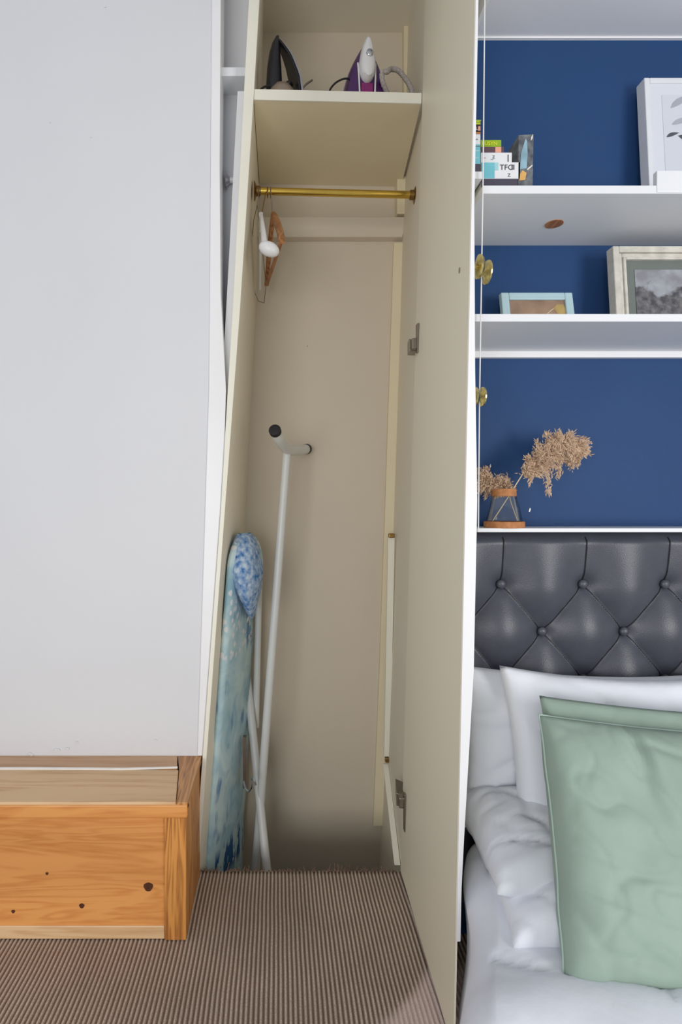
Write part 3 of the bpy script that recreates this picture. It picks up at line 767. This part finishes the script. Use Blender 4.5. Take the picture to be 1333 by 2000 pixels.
# top boards, mitred at the corner
ym = 1.655
xm0, xm1 = xp1+.004, xp1+.004
Ym = F-.012
mit = 0.075
link('top_board', MB().prism([(XL, YB0-.006, ZB-.02), (xm0-.03, YB0-.006, ZB-.02), (xm0-.055, ym, ZB-.02), (XL, ym, ZB-.02)], (0, 0, .02)), M['pine_pale'], pb, bevel=.003)
link('top_board', MB().prism([(XL, ym+.004, ZB-.02), (xm0-.06, ym+.004, ZB-.02), (xm0-.075, Ym, ZB-.02), (XL, Ym, ZB-.02)], (0, 0, .02)), M['pine_pink'], pb, bevel=.001)
link('return_board', MB().prism([(xm0-.028, YB0-.006, ZB-.02), (xm0, YB0-.006, ZB-.02), (xm0, Ym, ZB-.02), (xm0-.073, Ym, ZB-.02), (xm0-.053, ym, ZB-.02)], (0, 0, .0195)), M['pine_y'], pb, bevel=.001)
link('caulk_line', MB().tube([(XL, ym+.002, ZB), (-.7, ym+.004, ZB), (-.45, ym+.001, ZB), (xm0-.06, ym+.012, ZB)], [.006, .0055, .005, .004], 8), M['caulk'], pb, smooth=True)
for (x, y, r) in ((290, 1732, .0125), (160, 1769, .007), (26, 1780, .005), (92, 1706, .004)):
    c = P(x, y, YB0+.0062)
    link('knot', MB().prism([c+Vector((math.cos(a)*r*(1+.15*math.sin(3*a)), 0, math.sin(a)*r*.95)) for a in [k*.5236 for k in range(12)]], (0, -.0008, 0)), M['knot'], pb)

# ------------------------------------------------------------ shelves on the blue wall
YS = 1.25
us = thing('wall_shelf', 'upper white wall shelf carrying the books and white picture', 'shelf', (0.9, 1.4, 1.832))
ZU = H+(CY-362)*YS/FPX
link('board', MB().box(.4585, 1.9, YS, BW, ZU-.018, ZU), M['shelf_white'], us, bevel=.0012)
c = P(1083, 437, 0); Yp = (ZU-.018-H)*FPX/(CY-437)
link('wooden_plug', MB().lathe([(.021, -.0015), (.021, 0), (.018, .001)], ((1083-CX)*Yp/FPX, Yp, ZU-.018), (0, 0, 1), 20), M['hanger_wood'], us)
es = (1283-CX)*YS/FPX
link('raised_front_edge', MB().box(es, 1.9, YS-.002, YS+.012, ZU-.016, ZU+.032), M['shelf_white'], us, bevel=.0015)
ss = thing('short_shelf', 'short white shelf end beside the open cupboard door', 'shelf', (.446, 1.38, 1.86))
ZT2 = H+(CY-335)*YS/FPX
link('board', MB().box(.434, .4575, YS, BW, ZT2-.016, ZT2), M['shelf_white'], ss)
ls = thing('wall_shelf', 'lower white wall shelf carrying the blue and cream frames', 'shelf', (0.9, 1.4, 1.547))
ZL = H+(CY-613)*YS/FPX
link('board', MB().box(.434, 1.9, YS, BW, ZL-.017, ZL), M['shelf_white'], ls, bevel=.0012)
link('wall_batten', MB().box(.49, 1.9, BW-.014, BW, ZL-.034, ZL-.017), M['trim_white'], ls, bevel=.001)
# thin upright with brass rosettes in front of the shelves
up = thing('shelf_upright', 'thin white upright rod with brass discs in front of the shelves', 'rod', P(935, 1036, 1.238))
rod_pts = [P(948, -40, 1.238), P(944, 360, 1.238), P(940, 610, 1.238), P(937, 800, 1.238), P(935, 1036, 1.238)]
link('rod', MB().tube(rod_pts, .0014, 8), M['trim_white'], up, smooth=True)
for (x, y, r) in ((948, 532, .0255), (938.5, 775, .021)):
    c = P(x, y, 1.238)
    link('brass_disc', MB().lathe([(.004, -.010), (r*.5, -.004), (r, -.001), (r, .002), (r*.7, .006), (.003, .009)], c+Vector((.004, 0, 0)), (1, .06, 0), 26), M['knob_brass'], up, smooth=True)

# ------------------------------------------------------------ books
def text_mesh(body, size, m, parent, origin, name='lettering'):
    cu = bpy.data.curves.new(name, 'FONT'); cu.body = body; cu.size = size; cu.extrude = 0.0002
    cu.resolution_u = 2
    t = bpy.data.objects.new(name, cu); COL.objects.link(t)
    bpy.context.view_layer.update()
    dg = bpy.context.evaluated_depsgraph_get()
    me = bpy.data.meshes.new_from_object(t.evaluated_get(dg))
    bpy.data.objects.remove(t)
    me.transform(Matrix.Rotation(math.pi/2, 4, 'X'))
    me.transform(Matrix.Translation(Vector(origin)-BASE[parent.name]))
    me.materials.clear(); me.materials.append(m)
    o = bpy.data.objects.new(name, me); COL.objects.link(o); o.parent = parent; BASE[o.name] = BASE[parent.name]
    return o
BM = {}
def bmat(n, r, g, b2, var=.06):
    if n not in BM: BM[n] = mat('book_'+n, srgb(r, g, b2), .45, var, 30)
    return BM[n]
ink = bmat('ink', 60, 60, 66); yellow = bmat('yellow_print', 236, 232, 60); pale = bmat('pale_print', 222, 216, 214)
def book(label, x0, x1, z0, z1, yf, depth, cover, group, prints=(), texts=()):
    t = thing('book', label, 'book', ((x0+x1)/2, yf+depth/2, z0), group)
    mb = MB(); c = .0016
    # spine towards the room, two boards
    mb.box(x0, x1, yf, yf+.0022, z0, z1)
    mb.box(x0, x1, yf+.0022, yf+depth, z0, z0+c); mb.box(x0, x1, yf+.0022, yf+depth, z1-c, z1)
    link('cover', mb, cover, t)
    link('pages', MB().box(x0+.002, x1-.002, yf+.0024, yf+depth-.003, z0+c+.0001, z1-c-.0001), M['paper'], t)
    for (a, b2, cc, d, m) in prints:     # fractions of the spine
        link('spine_print', MB().box(lerp(x0, x1, a), lerp(x0, x1, b2), yf-.0005, yf+.0002, lerp(z0, z1, cc), lerp(z0, z1, d)), m, t)
    for (body, a, cc, size, m) in texts:
        text_mesh(body, size, m, t, (lerp(x0, x1, a), yf-.0008, lerp(z0, z1, cc)))
    return t
G1 = 'books lying in a stack on the upper wall shelf'
yb = YS+.018; s = yb/FPX
def bx(x): return (x-CX)*s
def bz(y): return H+(CY-y)*s
dark = bmat('charcoal', 70, 66, 82); cyan = bmat('cyan', 112, 190, 204); white = bmat('white', 222, 224, 228, .03)
plum = bmat('plum', 92, 66, 78); green = bmat('lime', 142, 178, 30, .12); orange = bmat('orange', 224, 136, 70); salmon = bmat('salmon', 226, 160, 138)
grey = bmat('grey_print', 120, 120, 126, .3)
XB = .4625
book('charcoal book at the bottom of the stack beside the upright dark book', XB, bx(1012), ZU, bz(349), yb, .16, dark, G1)
book('thick white and cyan book with black lettering in the shelf stack', XB, bx(1016), bz(349), bz(317), yb, .16, white, G1,
     ((0, .34, .02, .98, cyan), (.34, .44, .5, .98, bmat('aqua', 160, 208, 214)), (.78, .86, .55, .85, grey)), (('TFC', .47, .53, .017, ink), ('Z', .68, .12, .010, ink)))
book('white book with small grey lettering below the plum book', XB, bx(1001), bz(317), bz(297), yb+.002, .15, white, G1,
     ((.30, .40, .3, .34, grey), (.86, .90, .1, .8, grey)), (('Z', .36, .42, .009, ink), ('ncn', .04, .42, .005, salmon)))
book('thin plum book with a salmon square under the lime book', XB, bx(986), bz(297), bz(285), yb+.003, .14, plum, G1, ((.62, .88, .05, .95, salmon),))
book('lime green book with yellow lettering on top of the right stack', XB, bx(981), bz(285), bz(271), yb+.004, .14, green, G1, (), (('LUSYN', .04, .25, .0115, yellow),))
# upright dark book, slightly tilted spine with blue streak
t = thing('book', 'upright dark book with pale blue streak and orange blotch on its spine', 'book', (bx(1029), yb+.07, ZU))
x0, x1, zt = bx(1013), bx(1041), bz(264)
link('cover', MB().hexa([(x0, yb, ZU), (x1, yb, ZU), (x1, yb+.12, ZU), (x0, yb+.12, ZU), (x0+.001, yb, zt), (x1+.002, yb, zt+.002), (x1+.002, yb+.12, zt+.002), (x0+.001, yb+.12, zt)]), mat('book_smoky', srgb(64, 66, 76), .5, .25, 60, col2=srgb(116, 122, 126)), t)
def spine_patch(pts, m, nm='spine_print'):
    link(nm, MB().prism([Vector((bx(x), yb-.0004, bz(y))) for x, y in pts], (0, -.0005, 0)), m, t)
spine_patch([(1016, 331), (1029, 329), (1031, 300), (1030, 276), (1027, 271), (1023, 284), (1018, 300)], bmat('pale_blue_print', 150, 188, 204, .2))
spine_patch([(1015, 353), (1026, 352), (1029, 338), (1021, 333), (1016, 340)], bmat('amber_print', 222, 172, 98, .1))
spine_patch([(1030, 330), (1040, 322), (1040, 325), (1031, 333)], pale)
spine_patch([(1038, 268), (1041.5, 262), (1041, 270), (1037, 276)], pale)
# second stack by the door
G2 = 'books lying in a stack on the short shelf end'
yb = YS+.010; s = yb/FPX
xa, xb_ = .4345, .4570
book('slate book at the bottom of the stack by the door', xa, xb_, ZT2, bz(320), yb, .15, dark, G2)
book('thick cyan book in the stack by the door', xa, xb_, bz(320), bz(282), yb, .15, cyan, G2, ((.1, 1, .88, .92, grey), (.35, .9, .66, .68, pale), (.4, .8, .3, .32, pale)))
book('white book with a grey line of print in the stack by the door', xa, xb_, bz(282), bz(262), yb, .15, white, G2, (), (('t xiom', .16, .42, .005, grey),))
book('black book with orange band and white square in the stack by the door', xa, xb_, bz(262), bz(243), yb, .15, bmat('black', 44, 38, 40), G2,
     ((.0, 1, .04, .18, orange), (.76, 1, .35, .8, salmon)), (('FIL', .22, .42, .0095, pale),))
book('lime green book with two yellow lines on top of the stack by the door', xa, xb_, bz(243), bz(234), yb, .15, green, G2, ((0, 1, .04, .18, yellow),), (('WHAT', .22, .42, .0062, yellow),))

# ------------------------------------------------------------ pictures
def picture(name, label, x0, x1, z0, z1, yb_, yt_, fw, depth, fm, group=None):
    """frame leaning back; yb_/yt_ = depth of the front face at bottom/top"""
    t = thing(name, label, 'picture', ((x0+x1)/2, yb_, z0), group)
    h = z1-z0
    def pt(x, z, d): return Vector((x, lerp(yb_, yt_, (z-z0)/h)+d, z))
    def rect(a, b2, c, d, e0, e1): return [pt(a, c, e0), pt(b2, c, e0), pt(b2, c, e1), pt(a, c, e1), pt(a, d, e0), pt(b2, d, e0), pt(b2, d, e1), pt(a, d, e1)]
    f = thing  # noqa
    for (a, b2, c, d) in ((x0, x0+fw, z0, z1), (x1-fw, x1, z0, z1), (x0+fw, x1-fw, z1-fw, z1), (x0+fw, x1-fw, z0, z0+fw)):
        link('frame_side', MB().hexa(rect(a, b2, c, d, 0, depth)), fm, t, bevel=min(.0025, fw*.15))
    return t, pt, rect
# small pale blue frame
x0 = (981-CX)*1.43/FPX; x1 = (1127-CX)*1.43/FPX; zt = H+(CY-571)*1.45/FPX
t, pt, rect = picture('small_picture', 'small picture in a pale blue frame on the lower shelf', x0+.006, x1, ZL, zt, 1.425, 1.45, .020, .018, M['frame_blue'])
def sepia():
    m = mat('sepia_print', srgb(176, 146, 120), .5, .1, 14, col2=srgb(128, 104, 88)); return m
link('print', MB().hexa(rect(x0+.024, x1-.019, ZL+.019, zt-.019, .006, .010)), sepia(), t)
xa = P(1058, 0, 1.435).x; xe = P(1104, 0, 1.435).x; pts = []
for k in range(11):
    u = k/10; pts.append(pt(lerp(xa, xe, u), ZL+.042+.043*math.sin(u*math.pi*.62), .0054))
mb = MB()
for k in range(10):
    a, b2 = pts[k], pts[k+1]; w = .014
    mb.add([a-Vector((0, 0, w)), b2-Vector((0, 0, w)), b2, a], [(0, 1, 2, 3)])
link('pale_curve', mb, mat('pale_print_curve', srgb(206, 190, 158), .5, .1, 30), t)
link('ochre_patch', MB().prism([pt(P(x, 0, 1.44).x, H+(CY-y)*1.44/FPX, .0057) for x, y in ((1084, 600), (1092, 592), (1104, 592), (1111, 606), (1110, 612), (1092, 612))], (0, -.0003, 0)), mat('ochre_print', srgb(190, 162, 100), .5, .15, 30), t)
# cream moulded frame with a landscape
x0 = (1198-CX)*1.42/FPX; zt = ZU-.020; x1 = x0+.42
zt = H+(CY-480)*1.42/FPX
t, pt, rect = picture('landscape_picture', 'grey landscape picture in a moulded cream frame on the lower shelf', x0, x1, ZL, zt, 1.40, 1.42, .016, .030, M['frame_cream'])
for (o1, o2, d0) in ((.016, .027, .008), (.027, .034, .003)):
    for (a, b2, c, d) in ((x0+o1, x0+o2, ZL+o1, zt-o1), (x1-o2, x1-o1, ZL+o1, zt-o1), (x0+o2, x1-o2, zt-o2, zt-o1), (x0+o2, x1-o2, ZL+o1, ZL+o2)):
        link('frame_moulding', MB().hexa(rect(a, b2, c, d, d0, .030)), M['frame_cream'], t, bevel=.002)
link('mount', MB().hexa(rect(x0+.034, x1-.034, ZL+.034, zt-.034, .012, .020)), M['mount_green'], t)
def landscape():
    m = bpy.data.materials.new('landscape_print'); m.use_nodes = True
    nt = m.node_tree; L = nt.links.new; N = nt.nodes.new; b = nt.nodes['Principled BSDF']; b.inputs['Roughness'].default_value = .4
    tc = N('ShaderNodeTexCoord'); sx = N('ShaderNodeSeparateXYZ'); L(tc.outputs['Object'], sx.inputs[0])
    nz = N('ShaderNodeTexNoise'); nz.inputs['Scale'].default_value = 26; nz.inputs['Detail'].default_value = 6; L(tc.outputs['Object'], nz.inputs['Vector'])
    hill = N('ShaderNodeMath'); hill.operation = 'MULTIPLY_ADD'; hill.inputs[1].default_value = .11; hill.inputs[2].default_value = .062
    L(nz.outputs['Fac'], hill.inputs[0])
    gt = N('ShaderNodeMath'); gt.operation = 'SUBTRACT'; L(sx.outputs['Z'], gt.inputs[0]); L(hill.outputs[0], gt.inputs[1])
    mr = N('ShaderNodeMapRange'); mr.inputs[1].default_value = -.006; mr.inputs[2].default_value = .006; L(gt.outputs[0], mr.inputs[0])
    sky = N('ShaderNodeValToRGB'); sky.color_ramp.elements[0].color = srgb(132, 132, 140); sky.color_ramp.elements[1].color = srgb(172, 178, 186)
    n2 = N('ShaderNodeTexNoise'); n2.inputs['Scale'].default_value = 18; n2.inputs['Detail'].default_value = 4; L(tc.outputs['Object'], n2.inputs['Vector'])
    sky.color_ramp.elements[0].position = .35; sky.color_ramp.elements[1].position = .65
    L(n2.outputs['Fac'], sky.inputs['Fac'])
    gr = N('ShaderNodeValToRGB'); gr.color_ramp.elements[0].color = srgb(66, 66, 72); gr.color_ramp.elements[1].color = srgb(128, 126, 128)
    gr.color_ramp.elements[0].position = .38; gr.color_ramp.elements[1].position = .72
    n3 = N('ShaderNodeTexNoise'); n3.inputs['Scale'].default_value = 60; n3.inputs['Detail'].default_value = 4; L(tc.outputs['Object'], n3.inputs['Vector'])
    L(n3.outputs['Fac'], gr.inputs['Fac'])
    mx = N('ShaderNodeMix'); mx.data_type = 'RGBA'; L(mr.outputs[0], mx.inputs[0]); L(gr.outputs['Color'], mx.inputs[6]); L(sky.outputs['Color'], mx.inputs[7])
    L(mx.outputs[2], b.inputs['Base Color']); return m
link('print', MB().hexa(rect(x0+.058, x1-.058, ZL+.058-.03, zt-.058, .0105, .0125)), landscape(), t)
# white frame with leaf print
x0 = (1268-CX)*1.435/FPX; x1 = x0+.34; zt = H+(CY-153)*1.455/FPX
t, pt, rect = picture('leaf_picture', 'white framed print of grey leaves on the upper shelf', x0, x1, ZU, zt, 1.425, 1.452, .014, .034, M['frame_white'])
link('mount', MB().hexa(rect(x0+.014, x1-.014, ZU+.014, zt-.014, .004, .010)), M['mount_white'], t)
link('mount_window', MB().hexa(rect(x0+.045, x1-.045, ZU+.06, zt-.045, .0030, .0042)), mat('print_paper', srgb(206, 210, 220), .6, .01, 10), t)
def leaf(tip, ang, ln, w, m):
    n = 8; a = [];  c = tip
    for k in range(n+1):
        u = k/n; a.append((u*ln, w*math.sin(math.pi*u**.8)))
    poly = a+[(x, -.35*y) for x, y in a[::-1][1:-1]]
    R = Matrix.Rotation(ang, 2)
    ps = []
    for x, z in poly:
        q = R @ Vector((x, z)); ps.append(pt(c.x+q.x, c.z+q.y, .0024))
    link('leaf_print', MB().prism(ps, (0, -.0003, 0)), m, t)
leaf(P(1316, 206, 1.44), .55, .07, .012, M['leaf_pale'])
leaf(P(1310, 261, 1.43), .35, .035, .007, M['leaf_dark'])
leaf(P(1333, 258, 1.43), -.5, .06, .012, M['leaf_dark'])
leaf(P(1322, 235, 1.43), .3, .06, .010, M['leaf_pale'])

# ------------------------------------------------------------ headboard and ledge
ZLD = 1.084
lg = link('headboard_ledge', MB().box(.49, 1.95, 1.372, BW, ZLD-.010, ZLD), M['shelf_white'], bevel=.0015)
tag(lg, 'narrow white ledge along the top of the headboard', 'ledge')
YHB = 1.415
hb = thing('headboard', 'charcoal leather headboard with deep button tufting', 'headboard', (1.1, 1.44, .15))
SXB = .2065; XB0 = (977-CX)*1.425/FPX; ZB0 = H-(1140-CY)*1.425/FPX; SZB = ZB0-(H-(1232-CY)*1.425/FPX)
HX0, HX1, HZ0, HZ1 = .452, 1.95, .15, 1.073
def tuft(u, v):
    X = lerp(HX0, HX1, u); Z = lerp(HZ0, HZ1, v)
    uu = (X-XB0)/SXB; vv = (ZB0-Z)/SZB
    if vv < 0: a = b2 = uu
    else: a = uu-vv/2; b2 = uu+vv/2
    sa = abs(math.sin(math.pi*a)); sb = abs(math.sin(math.pi*b2))
    h = (sa*sb)
    h = 0.5*h**.6+.5*h
    if vv < 0: h = lerp(h, .75+.25*h, min(1, -vv/1.25))
    # button dimples
    best = 9
    for r in range(-1, 7):
        for ofs in (-1, 0, 1):
            if r < 0: continue
            off = .5*(r % 2); ub = round(uu-off)+off+ofs
            d2 = ((uu-ub)*SXB)**2+((vv-r)*SZB)**2; best = min(best, d2)
    h -= .42*math.exp(-best/(.020**2))
    y = YHB-.030*h
    top = max(0, (Z-(HZ1-.03))/.03); y += .035*top*top
    return Vector((X, y, Z))
mb = MB(); mb.grid(tuft, 320, 200)
link('tufted_panel', mb, M['leather'], hb, smooth='all')
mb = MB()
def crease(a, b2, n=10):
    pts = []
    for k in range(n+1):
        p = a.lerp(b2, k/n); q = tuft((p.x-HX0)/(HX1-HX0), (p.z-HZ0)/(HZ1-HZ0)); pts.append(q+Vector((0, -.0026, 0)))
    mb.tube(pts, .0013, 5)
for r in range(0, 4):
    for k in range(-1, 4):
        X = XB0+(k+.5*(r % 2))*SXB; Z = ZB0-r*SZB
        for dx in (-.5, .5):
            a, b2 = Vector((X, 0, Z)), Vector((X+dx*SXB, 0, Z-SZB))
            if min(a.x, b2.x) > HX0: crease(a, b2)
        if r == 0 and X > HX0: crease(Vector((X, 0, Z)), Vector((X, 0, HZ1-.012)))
link('fold_seams', mb, mat('dark_leather_fold', srgb(34, 34, 40), .5, .05, 30), hb)  # dark tubes laid along the creases in place of their shade
link('back_board', MB().box(HX0, HX1, YHB+.012, 1.485, HZ0, HZ1-.006), M['black_plastic'], hb)
for r in range(0, 5):
    for k in range(-1, 7):
        X = XB0+(k+.5*(r % 2))*SXB; Z = ZB0-r*SZB
        if not (HX0+.02 < X < 1.15): continue
        if r > 2: continue
        prof = [(.0118*math.cos(a), .0075*math.sin(a)) for a in [i*math.pi/10 for i in range(5)]]+[(.0005, .0075)]
        link('button', MB().lathe([(.010, -.006)]+prof, (X, YHB+.002, Z), (0, -1, 0), 16), M['leather'], hb, smooth=True)

# ------------------------------------------------------------ vase with dried grass
vc = Vector(((987.5-CX)*1.405/FPX, 1.412, ZLD))
vz = thing('glass_vase', 'small conical glass vase with cork base and cork collar', 'vase', vc)
sv = 1.405/FPX
link('cork_base', MB().lathe([(.0475, 0), (.0485, .002), (.0485, .014), (.0465, .016)], vc, (0, 0, 1), 32), M['cork'], vz, smooth=True)
link('cork_collar', MB().lathe([(.0290, .078), (.0295, .080), (.0280, .096), (.0262, .097), (.0250, .095), (.0262, .080)], vc, (0, 0, 1), 28, close=True), M['cork'], vz, smooth=True)
link('glass_body', MB().lathe([(.0440, .016), (.0262, .094), (.0250, .094), (.0425, .018), (.0415, .0175)], vc, (0, 0, 1), 36), M['glass'], vz, smooth=True)
def plume_thing(label, stem, path, tufts, wid, seed, droop):
    base = stem[0]
    t = thing('pampas_stem', label, 'dried grass', base, 'dried grass stems in the vase')
    link('stem', MB().tube(spline(stem, 6), .0013, 6), M['stem'], t, smooth=True)
    pts = spline(path, 10); rnd = random.Random(seed); mb = MB()
    n = len(pts)
    def spike(p, dirv, ln, r):
        mb.tube([p-dirv*ln*.2, p+dirv*ln*.3, p+dirv*ln], [r*.3, r, r*.1], 4)
    def branchlet(c, d, ln, k, wdt):
        d = d.normalized()
        for q in range(k):
            v = rnd.random()
            p = c+d*ln*v+Vector((0, 0, -droop*ln*.45*v*v))+Vector((rnd.gauss(0, 1), rnd.gauss(0, 1), rnd.gauss(0, 1)))*wdt*(1.15-.6*v)
            dd = (d+Vector((rnd.uniform(-.8, .8), rnd.uniform(-.8, .8), rnd.uniform(-.9, .5)))).normalized()
            l = rnd.uniform(.0045, .0095); spike(p, dd, l, l*rnd.uniform(.14, .22))
    nb = 46
    for b3 in range(nb):
        u = (b3+rnd.random())/nb; i = min(n-2, int(u*(n-1))); c = pts[i].lerp(pts[i+1], rnd.random())
        d = (pts[i+1]-pts[i]).normalized(); nrm = Vector((-d.z, 0, d.x))
        w = wid*(math.sin(math.pi*min(1, .12+.84*u))**.6)
        sd = 1 if b3 % 2 else -1
        dirv = d*rnd.uniform(.3, .9)+nrm*sd*rnd.uniform(.3, 1)+Vector((0, rnd.uniform(-.7, .25), -droop*.5))
        branchlet(c, dirv, w*rnd.uniform(.75, 1.25), tufts//nb, .0062)
    for (i0, ln) in droops[seed]:
        branchlet(pts[min(n-1, int(i0*(n-1)))], Vector((rnd.uniform(-.15, .15), -.1, -1)), ln, int(ln*2600), .0052)
    f = link('plume', mb, M['plume'], t); f['kind'] = 'stuff'
    return t
droops = {11: [(.33, .086), (.52, .070), (.75, .052), (.97, .034), (.15, .040)], 12: [(.3, .030)]}
Yv = 1.40
plume_thing('dried pampas stem with a large plume leaning right over the ledge', [P(962, 1019, 1.415), P(990, 976, 1.41), P(1000, 960, 1.405), P(1028, 917, Yv), P(1050, 895, Yv)],
            [P(1024, 925, Yv), P(1048, 898, Yv), P(1078, 876, Yv), P(1102, 864, Yv), P(1120, 868, Yv), P(1130, 880, Yv)], 5600, .044, 11, .45)
plume_thing('dried pampas stem with a short plume leaning left behind the door', [P(1012, 1019, 1.42), P(1000, 985, 1.43), P(990, 958, 1.44), P(962, 945, 1.44), P(935, 938, 1.44)],
            [P(996, 956, 1.44), P(975, 946, 1.44), P(950, 940, 1.44), P(928, 934, 1.44), P(908, 930, 1.44)], 3400, .036, 12, .2)

# ------------------------------------------------------------ bed
bed = thing('bed', 'low double bed under white bedding', 'bed', (1.1, .9, 0))
link('bed_base', MB().box(.47, 1.9, .30, 1.385, .02, .16), M['linen_grey'], bed, bevel=.01)
link('mattress', MB().box(.47, 1.92, .28, 1.385, .16, .30), M['linen_grey'], bed, bevel=.03, seg=4)

def cushion(c, right, up, w, h, T, seed, wr=.006, nu=48, nv=48, sag=.0, n=2.6, tuck=None, pinch=.05, T_lo=None):
    right = Vector(right).normalized(); up = Vector(up); up = (up-right*up.dot(right)).normalized()
    nrm = right.cross(up)          # points away from the room when right=+x, up=+z -> -y
    c = Vector(c); mb = MB()
    def side(sgn):
        def fn(u, v):
            a = 2*u-1; b2 = 2*v-1
            A = abs(a)**n; B = abs(b2)**n
            th = T*(max(0, 1-A)*max(0, 1-B))**.42
            # edges pulled inward between the corners
            px = a*(w/2)*(1-pinch*(1-b2*b2)); pz = b2*(h/2)*(1-pinch*(1-a*a))-sag*(1-a*a)*(b2 > 0)*b2
            q = noise.noise((a*1.5+seed, b2*1.5, seed*1.7))*.7+noise.noise((a*4+seed, b2*3, seed))*.22-.45*math.exp(-(noise.noise((a*1.6+b2*.9+seed, b2*1.3-a*.5, 4+seed))/.07)**2)-.25*math.exp(-(noise.noise((a*2.8+seed, b2*2.4+a, 14+seed))/.06)**2)
            edge = (max(0, 1-A)*max(0, 1-B))**.3
            off = sgn*(th+wr*q*edge*2)
            if tuck: off += tuck(a, b2)*edge*(1 if sgn > 0 else 0)
            off += .006*noise.noise((a*3+seed, b2*3, 9))
            return c+right*px+up*pz+nrm*off
        return fn
    mb.grid(side(1), nu, nv); mb.grid(side(-1), nu, nv)
    return mb
EXL = lambda Y: .347*Y
# pillows against the headboard
def pil(name, label, c, right, up, w, h, T, seed, m, **k):
    o = link(name, cushion(c, right, up, w, h, T, seed, **k), m, smooth='all'); tag(o, label, 'pillow', 'white pillows on the bed'); return o
pil('pillow', 'white pillow at the back against the leather headboard behind the others', (.785, 1.335, .565), (1, 0, -.02), (0, .12, 1), .70, .37, .050, 2.0, M['linen_grey'], sag=.012, wr=.010)
pil('pillow', 'large white pillow directly behind the green cushions', (.866, 1.255, .555), (1, 0, .0), (-.05, .22, 1), .70, .44, .06, 5.0, M['linen_white'], sag=.022, wr=.010)
pil('pillow', 'white pillow lying flat at the far left below the upright pillows', (.652, 1.215, .420), (1, .02, -.02), (0, 1, .16), .47, .29, .078, 8.0, M['linen_grey'], wr=.010, n=3)
pil('pillow', 'crumpled white pillow tucked beside the lower left of the green cushion', (.640, 1.125, .372), (1, -.04, -.02), (-.02, 1, .22), .42, .26, .070, 3.0, M['linen_white'], wr=.010, n=3)

# duvet: billowing top that rolls down over the left side
def duvet(u, v):
    Y = lerp(.40, 1.30, v)
    xl = EXL(Y)*1.0-.010+.008*math.sin(Y*19)
    zt = .325+.05*max(0, (Y-.95)/.35)+.014*noise.noise((u*5, v*6, 1.2))+.030*math.exp(-((Y-.90)/.10)**2)*math.exp(-((u-.30)/.25)**2)
    ed = .16
    if u < ed:                       # left drop
        k = u/ed
        if k < .55:
            z = lerp(.0, zt-.05, k/.55); X = xl+.012*math.sin(k*9+Y*14)*(1-k)
        else:
            a = (k-.55)/.45*math.pi/2; X = xl+.05*(1-math.cos(a)); z = zt-.05+.05*math.sin(a)
    else:
        k = (u-ed)/(1-ed); X = lerp(xl+.05, 1.75, k**1.25); z = zt
        z += .010*noise.noise((X*9, Y*7, 3.3))-.008*math.exp(-(noise.noise((X*4+Y*3, Y*5-X*2, 7.7))/.06)**2)+.016*noise.noise((X*3.5, Y*4.5, 1.9))
    if v > .94: z -= (v-.94)/.06*.03*(1 if u > ed else 0)
    return Vector((X, Y, z))
mb = MB(); mb.grid(duvet, 110, 80)
dv = link('duvet', mb, M['linen_white'], smooth='all')
dv.modifiers.new('thickness', 'SOLIDIFY').thickness = .012
dv.modifiers['thickness'].offset = -1
tag(dv, 'crumpled white duvet spread over the bed', 'duvet')

# green cushions
def tk(a, b2):
    # gathered fold running down from the top edge
    ln = a+.34-.10*(1-b2)
    f = -.020*math.exp(-(ln/.035)**2)*max(0, (b2-.45)/.55)
    f += .012*math.exp(-((ln-.09)/.06)**2)*max(0, (b2-.35)/.65)
    f += -.006*math.exp(-((b2+.30+.55*(a+1)*.5)/.035)**2)*math.exp(-((a+.75)/.3)**2)
    f += -.006*math.exp(-((b2+.02+.55*(a+1)*.5)/.045)**2)*math.exp(-((a+.8)/.35)**2)
    f += -.006*math.exp(-((b2+.70+.35*(a+1)*.5)/.04)**2)*math.exp(-((a+.6)/.35)**2)
    return f
GW, GH = .46, .425
top = Vector((.523, 1.118, .712)); bot = Vector((.486, .955, .345))
upv = (top-bot); rgt = Vector((1, -.02, -.045))
rgt = (rgt-upv*(rgt.dot(upv)/upv.length_squared)).normalized()
def gc(shift): return (top+bot)/2+rgt*(GW/2)+Vector(shift)
cu2 = link('cushion', cushion(gc((.026, .055, .020))+rgt*.0, rgt, upv, GW, GH, .030, 6.0, wr=.005, nu=60, nv=60, n=5, pinch=.03), M['green'], smooth='all')
tag(cu2, 'sage green cushion at the back with only its top edge showing', 'cushion', 'sage green cushions')
gt = thing('cushion', 'large sage green velvet cushion in front on the bed', 'cushion', bot+rgt*GW/2, 'sage green cushions')
link('cushion_cover', cushion(gc((0, 0, 0)), rgt, upv, GW, GH, .072, 4.0, wr=.007, nu=90, nv=90, tuck=tk, n=4, pinch=.03), M['green'], gt, smooth='all')
# piping round the seam
upn = upv.normalized(); nrm = rgt.cross(upn); pp = []
def seam(a, b2):
    px = a*(GW/2)*(1-.03*(1-b2*b2)); pz = b2*(GH/2)*(1-.03*(1-a*a))
    return gc((0, 0, 0))+rgt*px+upn*pz+nrm*.006*noise.noise((a*3+4, b2*3, 9))
for k in range(60): pp.append(seam(-1+2*k/60, 1))
for k in range(60): pp.append(seam(1, 1-2*k/60))
for k in range(60): pp.append(seam(1-2*k/60, -1))
for k in range(60): pp.append(seam(-1, -1+2*k/60))
link('piping', MB().tube(pp, .0022, 6, closed=True), M['green_dark'], gt, smooth=True)
